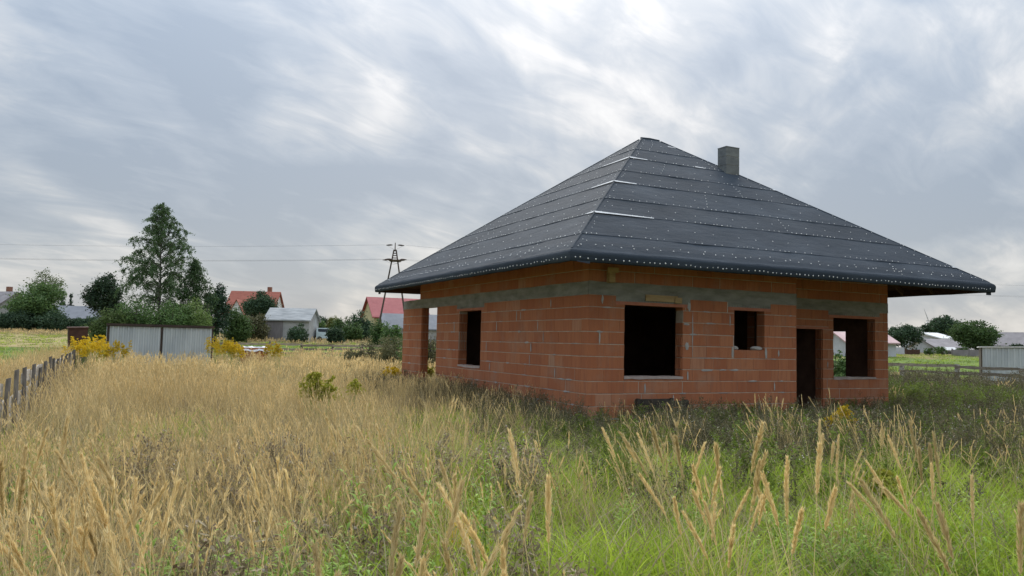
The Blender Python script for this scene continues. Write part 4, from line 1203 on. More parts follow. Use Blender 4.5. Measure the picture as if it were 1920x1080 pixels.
# east
tree('broadleaf_tree', 'broad dark tree right of the house corner beyond the eastern field', 'tree', 1697, 97, 610, 66, 'dark', 80, 0.12, 'round', 0.24, 32)
tree('broadleaf_tree', 'tall rounded tree behind the dark grey roof beyond the eastern field', 'tree', 1773, 120, 591, 60, 'dark', 81, 0.3, 'round', 0.26, 30)
tree('broadleaf_tree', 'low spreading tree left of the tall rounded one under the turbine', 'tree', 1745, 122, 604, 34, 'dark', 82, 0.3, 'round', 0.24, 30)
tree('broadleaf_tree', 'wide green tree between the low grey-roofed house and the white gable', 'tree', 1829, 92, 602, 84, 'mid', 83, 0.10, 'round', 0.24, 32, nl=12)
tree('garden_bush', 'dark bush in front of the white gabled house', 'bush', 1908, 88, 634, 40, 'dark', 84, 0, 'bush', 0.2, 34)
for i, (u, w, v, d) in enumerate(((1744, 20, 646, 90), (1766, 22, 647, 90), (1806, 30, 646, 90))):
    tree('garden_bush', ['small bush before the low grey-roofed house', 'small bush before the pale lean-to', 'small bush before the long grey panel fence'][i], 'bush', u, d, v, w, 'mid', 90+i, 0, 'bush', 0.18, 34)
tree('green_bush', 'leafy green bush seen through the doorside window opening', 'bush', 1572, 30, 634, 60, 'mid', 95, 0, 'bush', 0.10, 130)
tree('green_bush', 'low green bush before the sand heap behind the house', 'bush', 1592, 28, 684, 60, 'mid', 96, 0, 'bush', 0.09, 150)

def birch(label, u, d, vtop, wpx, seed, nb, leafsize=0.13, base=0.2):
    rg = np.random.default_rng(seed); r = random.Random(seed)
    x, y = W(u, d); z = float(terrain(x, y)); H = ZV(u, vtop, d)-z; R = wpx*d/FPX/2
    root = empty('birch_tree', (x, y, z), 0, label, 'tree')
    mb = MB(); tr = 0.013*H
    tp = [(0.12*sin(t*5), 0.1*cos(t*4), H*t) for t in np.linspace(-0.02, 0.97, 9)]
    mb.tube(tp, [tr*0.8*(1.12-t) for t in np.linspace(0, 1.0, 9)], 7)
    pts = []
    for i in range(nb):
        t = base+(1-base)*(i/nb)**0.9*0.97
        a = i*2.4+r.uniform(-.5, .5)
        q_ = (t-base)/(1-base); prof = float(np.interp(q_, [0, 0.2, 0.38, 0.6, 0.82, 1.0], [0.72, 0.95, 1.0, 0.66, 0.36, 0.10]))
        ln = R*prof*r.uniform(0.6, 1.15)
        z0 = H*t
        rise = ln*r.uniform(0.25, 0.6)
        bp = [Vector((cos(a)*ln*s, sin(a)*ln*s, z0+rise*math.sin(s*pi*0.62)-ln*0.22*s*s)) for s in (0, 0.3, 0.6, 0.85, 1.0)]
        mb.tube(bp, [tr*0.38*(1-t*0.6), tr*0.28, tr*0.18, tr*0.1, tr*0.04], 4)
        # hanging twigs with leaves
        nt = int(5+ln*5)
        for j in range(nt):
            s = r.uniform(0.25, 1.02); k = min(3, int(s*4)); p = bp[0].lerp(bp[4], s); p.z = z0+rise*math.sin(s*pi*0.62)-ln*0.22*s*s
            hang = r.uniform(0.25, 1.15)*(0.5+0.9*(1-t))
            dx, dy = r.gauss(0, 0.16), r.gauss(0, 0.16)
            m_ = int(18+hang*24)
            q = rg.random(m_)
            P = np.stack([p.x+dx*q*2.2+rg.normal(size=m_)*0.07, p.y+dy*q*2.2+rg.normal(size=m_)*0.07, p.z+0.12-hang*q**1.2+rg.normal(size=m_)*0.05], 1)
            pts.append(P)
    m_ = 500
    q = rg.random(m_); P = np.stack([rg.normal(size=m_)*(0.05+0.34*q), rg.normal(size=m_)*(0.05+0.34*q), H*(1.0-0.15*q)], 1); pts.append(P)
    v, qd = leaf_quads(np.concatenate(pts), leafsize, rg, droop=0.8, aspect=0.6)
    link('crown', fast_mesh('crown', v, qd, [LEAF['birch']]), root)
    mb.build('trunk', M['birch_bark'], root)
birch('tall birch with drooping twigs rising behind the tin shed', 297, 70, 378, 160, 101, 84, 0.125)
birch('smaller birch right beside the tall one behind the tin shed', 362, 69, 486, 84, 102, 46, 0.13, 0.2)

# ------------------------------------------------------------------ meadow vegetation
GM = {
 'straw': mat_leaf('dry_stem', [(0.42, 0.31, 0.14), (0.56, 0.43, 0.205), (0.66, 0.53, 0.29)], 0.25),
 'head':  mat_leaf('dry_panicle', [(0.64, 0.475, 0.215), (0.74, 0.575, 0.29), (0.80, 0.66, 0.38)], 0.4),
 'litter': mat_leaf('dead_leaf_blade', [(0.22, 0.18, 0.11), (0.34, 0.28, 0.17), (0.46, 0.385, 0.25)], 0.3),
 'green': mat_leaf('grass_blade', [(0.24, 0.34, 0.03), (0.34, 0.45, 0.045), (0.46, 0.55, 0.08)], 0.4),
 'deep':  mat_leaf('deep_green_blade', [(0.11, 0.165, 0.028), (0.17, 0.235, 0.038), (0.24, 0.31, 0.058)], 0.35),
 'weed':  mat_leaf('weed_stem_leaf', [(0.075, 0.070, 0.036), (0.115, 0.106, 0.055), (0.165, 0.15, 0.08)], 0.3),
 'seed':  mat_leaf('brown_seed_head', [(0.17, 0.12, 0.075), (0.26, 0.195, 0.13), (0.36, 0.285, 0.20)], 0.2),
 'fluff': mat_leaf('white_seed_fluff', [(0.50, 0.48, 0.42), (0.62, 0.60, 0.54)], 0.4),
 'forb':  mat_leaf('forb_leaf', [(0.14, 0.23, 0.032), (0.21, 0.32, 0.042), (0.29, 0.40, 0.065)], 0.35),
 'gold':  mat_leaf('goldenrod_flower', [(0.52, 0.36, 0.012), (0.66, 0.47, 0.02), (0.74, 0.56, 0.05)], 0.3),
 'goldgreen': mat_leaf('goldenrod_bud', [(0.24, 0.26, 0.035), (0.34, 0.34, 0.045), (0.44, 0.40, 0.06)], 0.3),
}

class RB:
    """ribbon builder: many thin blades at once"""
    def __init__(s): s.V = []; s.Q = []; s.M = []; s.n = 0
    def ribbons(s, C, side, w, mi):
        B, S, _ = C.shape
        L = C-side[:, None, :]*w[:, :, None]*0.5; R = C+side[:, None, :]*w[:, :, None]*0.5
        v = np.stack([L, R], 2).reshape(-1, 3)
        base = (np.arange(B)*S*2)[:, None]+(np.arange(S-1)*2)[None]
        q = np.stack([base, base+1, base+3, base+2], -1).reshape(-1, 4)+s.n
        s.V.append(v); s.Q.append(q); s.M.append(np.full(len(q), mi)); s.n += len(v)
    def quads(s, v, q, mi):
        s.V.append(v); s.Q.append(q+s.n); s.M.append(np.full(len(q), mi)); s.n += len(v)
    def mesh(s, name, mats):
        return fast_mesh(name, np.concatenate(s.V), np.concatenate(s.Q), mats, np.concatenate(s.M))

def blades(rg, B, S, h, rad, lean, curl, droop=0.0, wind=(0, 0)):
    """centrelines (B,S,3) and side vectors"""
    a = rg.uniform(0, 2*pi, B); r0 = rad*np.sqrt(rg.random(B)); a0 = rg.uniform(0, 2*pi, B)
    t = np.linspace(0, 1, S)[None]
    H = h[:, None]
    l = (lean*rg.uniform(0.2, 1.2, B))[:, None]; c = (curl*rg.uniform(0.2, 1.3, B))[:, None]
    out = H*(l*t+c*t*t)
    x = (r0*np.cos(a0))[:, None]+np.cos(a)[:, None]*out+wind[0]*H*t*t
    y = (r0*np.sin(a0))[:, None]+np.sin(a)[:, None]*out+wind[1]*H*t*t
    z = H*(t-droop*rg.uniform(0.3, 1.2, B)[:, None]*t**2.5)
    C = np.stack([x, y, z], -1)
    b = rg.uniform(0, 2*pi, B)
    side = np.stack([np.cos(b), np.sin(b), np.zeros(B)], -1)
    return C, side

def dry_clump(seed, n=7, nl=22, hmin=0.80, hmax=1.20, rad=0.24, sw=0.0046, lw=0.009, hk=60, hl=0.040, hwid=0.0045, headlen=0.25, near=True, ragged=0.0, spread=0.17, bare=1.4):
    rg = np.random.default_rng(seed); rb = RB()
    h = rg.uniform(hmin, hmax, n)
    C, side = blades(rg, n, 7, h, rad, 0.10, 0.16, 0.05+ragged*0.2, (0.06, -0.03))
    w = np.linspace(1, 0.45, 7)[None]*sw*rg.uniform(0.8, 1.2, n)[:, None]
    rb.ribbons(C, side, w, 0)
    nb = int(n*bare)
    if nb:
        hb = rg.uniform(hmin*0.75, hmax*1.02, nb); Cb, sb = blades(rg, nb, 6, hb, rad*1.2, 0.14, 0.2, 0.1, (0.05, -0.03))
        rb.ribbons(Cb, sb, np.linspace(1, 0.35, 6)[None]*sw*np.ones((nb, 1)), 0)
    # panicles: short spikelets round the top of each stem, spindle shaped
    S = C.shape[1]
    for i in range(n):
        hlx = headlen*rg.uniform(0.7, 1.25); frac = hlx/h[i]
        k = hk
        tt = rg.random(k)
        pos = 1-frac*tt; f = pos*(S-1); i0 = np.clip(f.astype(int), 0, S-2); fr = (f-i0)[:, None]
        P = C[i, i0]*(1-fr)+C[i, i0+1]*fr
        T = C[i, i0+1]-C[i, i0]; T /= np.linalg.norm(T, axis=1)[:, None]
        rd = rg.normal(size=(k, 3)); rd[:, 2] *= 0.3; rd /= np.linalg.norm(rd, axis=1)[:, None]
        prof = np.sin(pi*np.clip(tt*0.92+0.06, 0, 1))**0.7
        ln = hl*(0.45+0.8*prof)*rg.uniform(0.7, 1.3, k)
        D = T*(0.9)+rd*(spread+ragged*rg.random(k)[:, None]*0.6)
        E = P+D*ln[:, None]
        sd = np.cross(D, rg.normal(size=(k, 3))); sd /= np.linalg.norm(sd, axis=1)[:, None]
        CC = np.stack([P, (P+E)/2+rd*0.002, E], 1)
        rb.ribbons(CC, sd, hwid*np.array([0.6, 1.2, 0.25])[None]*np.ones((k, 1)), 1)
    # dead leaf blades on and between the stems
    hl_ = rg.uniform(0.35, 0.85, nl)*hmax*0.8
    C, side = blades(rg, nl, 6, hl_, rad*1.15, 0.25, 0.45, 0.35)
    w = np.array([0.7, 1, 1, 0.8, 0.5, 0.1])[None]*lw*rg.uniform(0.7, 1.4, nl)[:, None]
    rb.ribbons(C, side, w, 2)
    return rb.mesh('dry_grass_clump', [GM['straw'], GM['head'], GM['litter']])

def green_clump(seed, n=34, hmin=0.28, hmax=0.66, rad=0.20, w0=0.0085, mat='green', curl=0.55, droop=0.45, dry=5):
    rg = np.random.default_rng(seed); rb = RB()
    h = rg.uniform(hmin, hmax, n)
    C, side = blades(rg, n, 6, h, rad, 0.18, curl, droop, (0.05, -0.02))
    w = np.array([0.75, 1, 1, 0.85, 0.55, 0.08])[None]*w0*rg.uniform(0.7, 1.35, n)[:, None]
    rb.ribbons(C, side, w, 0)
    if dry:
        h = rg.uniform(hmin, hmax*1.1, dry); C, side = blades(rg, dry, 5, h, rad, 0.3, 0.5, 0.4)
        rb.ribbons(C, side, np.array([0.8, 1, 0.9, 0.6, 0.1])[None]*w0*np.ones((dry, 1)), 1)
    return rb.mesh('grass_clump', [GM[mat], GM['litter']])

def weed_plant(seed, H=0.85, nst=5, leafmat='weed', topmat='seed', fluff=2, ntw=9, lsz=0.035, bush=0.28, rad=0.12, leafn=16, topn=14):
    """branched upright weed: stems, side twigs, small leaves and seed heads"""
    rg = np.random.default_rng(seed); rb = RB()
    h = H*rg.uniform(0.7, 1.1, nst)
    C, side = blades(rg, nst, 6, h, rad, 0.12, 0.12, 0.0, (0.03, -0.02))
    rb.ribbons(C, side, np.linspace(1, 0.4, 6)[None]*0.006*np.ones((nst, 1)), 0)
    for i in range(nst):
        t = rg.uniform(0.28, 0.98, ntw); f = t*5; i0 = np.clip(f.astype(int), 0, 4); fr = (f-i0)[:, None]
        P = C[i, i0]*(1-fr)+C[i, i0+1]*fr
        a = rg.uniform(0, 2*pi, ntw); ln = bush*(1.15-t)*rg.uniform(0.5, 1.2, ntw)+0.04
        D = np.stack([np.cos(a)*0.62, np.sin(a)*0.62, np.full(ntw, 0.85)], -1)
        E = P+D*ln[:, None]; Mi = (P+E)/2+np.stack([np.cos(a), np.sin(a), -np.ones(ntw)], -1)*0.01
        CC = np.stack([P, Mi, E], 1); sd = np.stack([-np.sin(a), np.cos(a), np.zeros(ntw)], -1)
        rb.ribbons(CC, sd, np.array([0.004, 0.003, 0.0018])[None]*np.ones((ntw, 1)), 0)
        # leaves along stem and twigs
        q = rg.random((ntw, leafn//4)); LP = (P[:, None]+(E-P)[:, None]*q[..., None]).reshape(-1, 3)
        sp = rg.random(leafn); ff = sp*4.9; j0 = ff.astype(int); LP2 = C[i, j0]*(1-(ff-j0))[:, None]+C[i, j0+1]*(ff-j0)[:, None]
        LP = np.concatenate([LP, LP2])+rg.normal(size=(len(LP)+leafn, 3))*0.012
        v, qd = leaf_quads(LP, lsz*1.25, rg, aspect=0.32); rb.quads(v, qd, 1)
        if topn:
            TP = np.repeat(E, max(1, topn//ntw), 0); TP = TP+rg.normal(size=TP.shape)*0.014
            v, qd = leaf_quads(TP, 0.020, rg, aspect=0.8); rb.quads(v, qd, 2)
        if fluff:
            k = rg.integers(0, len(E), fluff); v, qd = leaf_quads(E[k]+rg.normal(size=(fluff, 3))*0.01, 0.016, rg, aspect=0.9); rb.quads(v, qd, 3)
    return rb.mesh('weed_plant', [GM['weed'], GM[leafmat], GM[topmat], GM['fluff']])

def leafy_forb(seed, H=0.6, nst=5, lsz=0.095, mat='forb', nleaf=26, rad=0.14, asp=0.26, top=None):
    rg = np.random.default_rng(seed); rb = RB()
    h = H*rg.uniform(0.6, 1.1, nst)
    C, side = blades(rg, nst, 6, h, rad, 0.15, 0.12, 0.0)
    rb.ribbons(C, side, np.linspace(1, 0.5, 6)[None]*0.005*np.ones((nst, 1)), 0)
    for i in range(nst):
        t = np.linspace(0.12, 1.0, nleaf)+rg.normal(size=nleaf)*0.01; t = np.clip(t, 0, 0.999); f = t*5; i0 = f.astype(int); fr = (f-i0)[:, None]
        P = C[i, i0]*(1-fr)+C[i, i0+1]*fr
        a = np.arange(nleaf)*2.4+rg.normal(size=nleaf)*0.3; ln = lsz*(1.15-0.65*t)*rg.uniform(0.7, 1.2, nleaf)
        D = np.stack([np.cos(a), np.sin(a), 0.75*np.ones(nleaf)*rg.uniform(0.3, 1.3, nleaf)], -1)
        Mi = P+D*ln[:, None]*0.5; E = P+D*ln[:, None]-np.array([0, 0, 1])*ln[:, None]*0.35
        sd = np.stack([-np.sin(a), np.cos(a), np.zeros(nleaf)], -1)
        rb.ribbons(np.stack([P, Mi, E], 1), sd, ln[:, None]*asp*np.array([0.35, 1.0, 0.08])[None], 1)
    return rb.mesh('forb', [GM['forb'], GM[mat]])

SRC = {}
WIND = (-0.05, -0.10)
def src(name, meshes):
    c = bpy.data.collections.new('source_'+name)
    for i, me in enumerate(meshes):
        o = bpy.data.objects.new('%s_%02d' % (name, i), me); c.objects.link(o)
    SRC[name] = (c, len(meshes))

def scatter(name, label, cat, source, P, scale, tilt=0.12, seed=0, zs=None, bend=(0.0, 0.0)):
    """points carry rotation / size / variant; geometry nodes put one clump on each"""
    rg = np.random.default_rng(seed); c, k = SRC[source]; n = len(P)
    me = bpy.data.meshes.new(name)
    z = terrain(P[:, 0], P[:, 1])-0.01 if zs is None else zs
    co = np.stack([P[:, 0], P[:, 1], z], -1).astype(np.float32)
    me.vertices.add(n); me.vertices.foreach_set('co', co.ravel())
    # bend = lean of the whole stand in world terms (wind), jitter on top
    A = rg.normal(size=n)*tilt+bend[0]; B = rg.normal(size=n)*tilt+bend[1]; rz = rg.uniform(0, 2*pi, n)
    rot = np.stack([A*np.cos(rz)+B*np.sin(rz), -A*np.sin(rz)+B*np.cos(rz), rz], -1).astype(np.float32)
    s = np.asarray(scale, np.float32)*np.ones(n, np.float32)
    sc = np.stack([s*rg.uniform(0.9, 1.15, n), s*rg.uniform(0.9, 1.15, n), s*rg.uniform(0.85, 1.12, n)], -1).astype(np.float32)
    a = me.attributes.new('rot', 'FLOAT_VECTOR', 'POINT'); a.data.foreach_set('vector', rot.ravel())
    a = me.attributes.new('siz', 'FLOAT_VECTOR', 'POINT'); a.data.foreach_set('vector', sc.ravel())
    a = me.attributes.new('idx', 'INT', 'POINT'); a.data.foreach_set('value', rg.integers(0, k, n).astype(np.int32))
    o = link(name, me); tag(o, label, cat, kind='stuff')
    ng = bpy.data.node_groups.new('scatter_'+name, 'GeometryNodeTree')
    ng.interface.new_socket('Geometry', in_out='INPUT', socket_type='NodeSocketGeometry')
    ng.interface.new_socket('Geometry', in_out='OUTPUT', socket_type='NodeSocketGeometry')
    gi = ng.nodes.new('NodeGroupInput'); go = ng.nodes.new('NodeGroupOutput')
    ci = ng.nodes.new('GeometryNodeCollectionInfo'); ci.inputs['Collection'].default_value = c
    ci.inputs['Separate Children'].default_value = True; ci.inputs['Reset Children'].default_value = True
    ip = ng.nodes.new('GeometryNodeInstanceOnPoints'); ip.inputs['Pick Instance'].default_value = True
    def attr(nm, ty):
        q = ng.nodes.new('GeometryNodeInputNamedAttribute'); q.data_type = ty; q.inputs['Name'].default_value = nm
        return q.outputs['Attribute']
    Lk = ng.links.new
    Lk(gi.outputs[0], ip.inputs['Points']); Lk(ci.outputs[0], ip.inputs['Instance'])
    Lk(attr('idx', 'INT'), ip.inputs['Instance Index']); Lk(attr('rot', 'FLOAT_VECTOR'), ip.inputs['Rotation']); Lk(attr('siz', 'FLOAT_VECTOR'), ip.inputs['Scale'])
    Lk(ip.outputs[0], go.inputs[0])
    md = o.modifiers.new('scatter', 'NODES'); md.node_group = ng
    return o

# ---- where things grow
def hfac(x, y, d, u):
    """plants stay lower on the trodden strip before the house"""
    dist = np.maximum(np.maximum(-y, 0)*(x > -2)*(x < 11), np.maximum(-x, 0)*(y > -2)*(y < 12))
    near = np.where((x > -5) & (x < 12) & (y > -7) & (y < 13), np.clip(dist/6.0, 0, 1), 1.0)
    return 0.70+0.30*near

def vnoise(x, y, sc, seed):
    """smooth value noise"""
    r = np.random.default_rng(seed); g = r.random((64, 64))
    X = x/sc+1000; Y = y/sc+1000; xi = np.floor(X).astype(int); yi = np.floor(Y).astype(int); fx = X-xi; fy = Y-yi
    fx = fx*fx*(3-2*fx); fy = fy*fy*(3-2*fy)
    G = lambda a, b: g[a % 64, b % 64]
    return (G(xi, yi)*(1-fx)+G(xi+1, yi)*fx)*(1-fy)+(G(xi, yi+1)*(1-fx)+G(xi+1, yi+1)*fx)*fy

def sector(n, d0, d1, seed, k0=-0.80, k1=0.80, power=1.0):
    """random ground points in front of the camera, even per area"""
    rg = np.random.default_rng(seed)
    d = np.sqrt(d0*d0+(d1*d1-d0*d0)*rg.random(n)**power); k = rg.uniform(k0, k1, n)
    x = CX+d*(FH[0]+RH[0]*k); y = CY+d*(FH[1]+RH[1]*k)
    u = 960+FPX*k
    return x, y, d, u, rg

def outside(x, y, mg=0.12):
    h = (x > -mg) & (x < 10.06+mg) & (y > -mg) & (y < 11.8) & ~((x > 5.63+mg) & (y < RY-mg)) & ~((x > -mg) & (x < 5) & (y > 8.56+mg) & (y < 9.85))
    cr_ = (np.abs(x-1.5) < 0.5) & (np.abs(y+0.42) < 0.34)
    sh_ = (x > -9.4) & (x < -3.8) & (y > 31.5) & (y < 35.3)
    fn = (np.abs(x+9.85) < 0.12)
    return ~h & ~cr_ & ~sh_ & ~fn

src('dry_near', [dry_clump(200+i, n=5, nl=26, hk=34, hwid=0.0042, headlen=(0.24 if i % 2 else 0.16), spread=(0.14 if i % 4 == 0 else 0.06), bare=2.2) for i in range(8)])
src('hero', [dry_clump(340+i, n=4, nl=6, hmin=1.0, hmax=1.22, rad=0.10, hk=300, hl=0.030, hwid=0.0024, headlen=0.25, ragged=0.35, spread=0.22, bare=1.0) for i in range(4)])
src('dry_mid', [dry_clump(210+i, n=6, nl=16, sw=0.0070, lw=0.012, hk=16, hl=0.055, hwid=0.006, headlen=0.21, spread=0.06, bare=2.0) for i in range(5)])
src('dry_far', [dry_clump(220+i, n=10, nl=14, rad=0.36, sw=0.010, lw=0.016, hk=8, hl=0.09, hwid=0.020) for i in range(5)])
src('tangle', [dry_clump(230+i, n=5, nl=30, hmin=0.6, hmax=0.95, rad=0.26, hk=16, headlen=0.12, ragged=0.5, lw=0.008) for i in range(5)])
src('green_near', [green_clump(240+i) for i in range(6)])
src('green_mid', [green_clump(250+i, n=26, w0=0.013, rad=0.26) for i in range(4)])
src('deep', [green_clump(260+i, n=26, hmin=0.2, hmax=0.5, mat='deep', w0=0.009, dry=8) for i in range(4)])
src('weed', [weed_plant(270+i) for i in range(6)])
src('weed_green', [weed_plant(280+i, leafmat='deep', topmat='weed', H=0.75, fluff=3, lsz=0.045, leafn=28) for i in range(4)])
src('brown_head', [weed_plant(290+i, H=0.70, nst=3, leafmat='litter', topmat='seed', fluff=1, ntw=12, bush=0.22, topn=36) for i in range(4)])
src('forb', [leafy_forb(300+i) for i in range(5)])
src('litter', [green_clump(310+i, n=26, hmin=0.18, hmax=0.5, rad=0.30, w0=0.009, mat='deep', curl=0.7, droop=0.6, dry=26) for i in range(4)])

def dryness(x, y, d, u):
    """1 = straw meadow (west), 0 = green sward (south-east)"""
    n1 = vnoise(x, y, 2.2, 5); n2 = vnoise(x, y, 0.8, 6)
    edge = np.interp(d, [1.5, 3.0, 5.0, 8.0, 12.0, 16.0, 60.0], [330, 520, 700, 800, 860, 900, 1000])
    return np.clip((edge-u)/260+0.5+(n1-0.5)*1.1+(n2-0.5)*0.5, 0, 1)

# dry straw meadow, near / middle / far
x, y, d, u, rg = sector(1500, 2.1, 7.5, 401, -0.78, 0.78)
w = dryness(x, y, d, u); hole = (vnoise(x, y, 0.9, 8) < 0.34)
fg = 1-0.65*np.exp(-((x+9.6)/0.9)**2); keep = (rg.random(len(x)) < w*0.56*fg) & outside(x, y) & ~(hole & (d < 5.5)) & ~((d < 4.0) & (u > 300) & (u < 800) & (rg.random(len(x)) < 0.72))
scatter('dry_grass', 'tall straw-coloured feather grass of the near meadow', 'grass', 'dry_near', np.stack([x, y], -1)[keep], (0.62+0.50*vnoise(x, y, 1.3, 9))[keep], 0.11, 1, bend=WIND)
x, y, d, u, rg = sector(7800, 7.0, 22, 402, -0.85, 0.85)
fg = 1-0.55*np.exp(-((x+9.5)/0.8)**2); w = dryness(x, y, d, u); keep = (rg.random(len(x)) < w*0.66*fg*(0.45+0.9*vnoise(x, y, 1.3, 31))) & outside(x, y)
scatter('dry_grass', 'tall straw-coloured feather grass between fence and house', 'grass', 'dry_mid', np.stack([x, y], -1)[keep], ((0.52+0.54*vnoise(x, y, 1.9, 10))*hfac(x, y, d, u))[keep], 0.12, 2, bend=WIND)
x, y, d, u, rg = sector(8000, 20, 62, 403, -0.9, 0.9)
w = np.clip(dryness(x, y, d, u)+0.25, 0, 1); fieldpt = (x < -11.0) | (x > 23) | (y > 40)
keep = (rg.random(len(x)) < w*0.6*np.where(u > 1500, 0.25, 1)) & outside(x, y) & (~fieldpt)
scatter('dry_grass', 'pale straw grass around the tin shed and along the back fence', 'grass', 'dry_far', np.stack([x, y], -1)[keep], (0.55+0.38*vnoise(x, y, 3.0, 11))[keep], 0.12, 3)
# strip of straw along the outside of the west fence
rg = np.random.default_rng(404); n = 520; yy = rg.uniform(-6, 32, n); xx = -10.1-np.abs(rg.normal(size=n))*0.8-0.25
scatter('dry_grass', 'straw grass growing along the field side of the board fence', 'grass', 'dry_mid', np.stack([xx, yy], -1), rg.uniform(0.7, 1.0, n), 0.12, 4)

hx_ = [(1045, 2.7), (1205, 2.6), (395, 2.35), (655, 2.3), (735, 2.4), (1890, 3.0), (960, 3.3), (945, 3.9), (150, 3.7), (200, 3.5), (250, 3.4), (270, 3.6), (290, 3.3), (325, 3.5), (345, 3.8), (120, 3.9), (60, 3.2), (1010, 2.9), (1060, 3.1), (1395, 3.7), (1340, 4.2), (1372, 4.6), (1405, 4.4), (1312, 5.0), (1480, 4.0), (1500, 4.6), (1820, 4.6), (1795, 5.2), (1740, 5.0), (1560, 5.6), (1250, 5.4)]
hp = np.array([W(*q) for q in hx_])
scatter('dry_grass', 'largest feathery straw panicles standing close in the foreground', 'grass', 'hero', hp, np.random.default_rng(3).uniform(0.98, 1.10, len(hp)), 0.10, 20, bend=WIND)
# tangled grey-brown understorey of the dry part
x, y, d, u, rg = sector(1500, 1.7, 9.5, 405, -0.78, 0.55)
w = dryness(x, y, d, u); keep = (rg.random(len(x)) < w*0.6) & outside(x, y) & ~((d < 3.8) & (u > 330) & (u < 780) & (rg.random(len(x)) < 0.6))
scatter('dead_grass', 'tangled grey-brown dead grass under the straw stems', 'grass', 'tangle', np.stack([x, y], -1)[keep], rg.uniform(0.6, 0.98, keep.sum()), 0.2, 5)
x, y, d, u, rg = sector(2600, 1.6, 11, 406, -0.8, 0.8)
keep = outside(x, y)
scatter('low_grass', 'low mixed green and dead grass covering the ground', 'grass', 'litter', np.stack([x, y], -1)[keep], rg.uniform(0.7, 1.15, keep.sum()), 0.15, 6)

# green sward
x, y, d, u, rg = sector(3600, 1.9, 9.5, 407, -0.30, 0.80)
w = 1-dryness(x, y, d, u); br = vnoise(x, y, 1.4, 12)
keep = (rg.random(len(x)) < w*(0.40+0.9*br)) & outside(x, y)
scatter('green_grass', 'lush arching green grass in the foreground before the house', 'grass', 'green_near', np.stack([x, y], -1)[keep], (0.75+0.6*br)[keep], 0.15, 7)
x, y, d, u, rg = sector(5200, 8.5, 24, 408, -0.3, 0.85)
w = 1-dryness(x, y, d, u); br = vnoise(x, y, 2.0, 13)
keep = (rg.random(len(x)) < w*(0.15+0.7*br)) & outside(x, y)
scatter('green_grass', 'green grass tufts further back towards the house walls', 'grass', 'green_mid', np.stack([x, y], -1)[keep], (0.55+0.45*br)[keep], 0.15, 8)
x, y, d, u, rg = sector(3000, 2.0, 16, 409, -0.6, 0.85)
keep = (rg.random(len(x)) < 0.75) & outside(x, y)
scatter('green_grass', 'short deep green grass between the taller tufts', 'grass', 'deep', np.stack([x, y], -1)[keep], rg.uniform(0.6, 1.0, keep.sum()), 0.15, 9)

# green blades showing between the straw
x, y, d, u, rg = sector(1500, 2.2, 12, 419, -0.75, 0.0)
gp = vnoise(x, y, 0.9, 51); keep = (gp > 0.52) & (rg.random(len(x)) < 0.45) & outside(x, y)
scatter('green_grass', 'patches of green blades growing up through the straw meadow', 'grass', 'green_near', np.stack([x, y], -1)[keep], rg.uniform(0.8, 1.25, keep.sum()), 0.15, 21)

# straw heads standing in groups over the green sward
x, y, d, u, rg = sector(1300, 2.4, 12, 410, -0.15, 0.82)
grp = vnoise(x, y, 0.75, 14); keep = (grp > 0.66) & (rg.random(len(x)) < 0.42) & outside(x, y) & (dryness(x, y, d, u) < 0.6)
scatter('dry_grass', 'scattered groups of feathery straw heads over the green grass', 'grass', 'dry_near', np.stack([x, y], -1)[keep], rg.uniform(0.72, 0.98, keep.sum())*hfac(x, y, d, u)[keep], 0.14, 10, bend=WIND)

# brown and olive weeds in front of the house and to its right
x, y, d, u, rg = sector(5400, 6.5, 24, 411, -0.12, 0.85)
vz_ = np.clip((d-6.0)/4.0, 0, 1)*np.clip((u-820)/220, 0, 1)
nz = vnoise(x, y, 1.5, 15); keep = (rg.random(len(x)) < vz_*(0.12+0.75*nz)) & outside(x, y, 0.2)
scatter('weeds', 'brown olive weeds with tiny pale seed heads before the house front', 'weeds', 'weed', np.stack([x, y], -1)[keep], (rg.uniform(0.5, 1.0, len(x))*hfac(x, y, d, u))[keep], 0.1, 11)
x, y, d, u, rg = sector(3000, 7.5, 24, 412, -0.1, 0.85)
nz = vnoise(x, y, 1.7, 16); keep = (rg.random(len(x)) < np.clip((u-860)/200, 0, 1)*(0.1+0.7*nz)) & outside(x, y, 0.2)
scatter('weeds', 'olive green leafy weeds among the brown ones before the house', 'weeds', 'weed_green', np.stack([x, y], -1)[keep], (rg.uniform(0.5, 1.0, len(x))*hfac(x, y, d, u))[keep], 0.1, 12)
# taller weeds right of the house towards the eastern fence
rg = np.random.default_rng(413); n = 2600
xx = rg.uniform(10.6, 22.3, n); yy = rg.uniform(-4, 16, n); kp = (rg.random(n) < 0.3+0.7*vnoise(xx, yy, 2.0, 17))
scatter('weeds', 'tall dark brown-green weeds between the house and the eastern fence', 'weeds', 'weed', np.stack([xx, yy], -1)[kp], rg.uniform(0.65, 1.2, kp.sum())*(0.6+0.5*(xx[kp] > 16.5)), 0.1, 13)
kp2 = rg.random(n) < 0.5
scatter('weeds', 'dark green weeds mixed into the tall ones by the eastern fence', 'weeds', 'weed_green', np.stack([xx, yy], -1)[kp2]+0.3, rg.uniform(0.5, 0.95, kp2.sum()), 0.1, 14)
# along the west wall
rg = np.random.default_rng(414); n = 420; yy = rg.uniform(-0.6, 12, n); xx = -0.25-np.abs(rg.normal(size=n))*0.8
scatter('weeds', 'brown weeds growing along the side wall and pillar foot', 'weeds', 'weed', np.stack([xx, yy], -1), rg.uniform(0.45, 0.85, n), 0.1, 15)
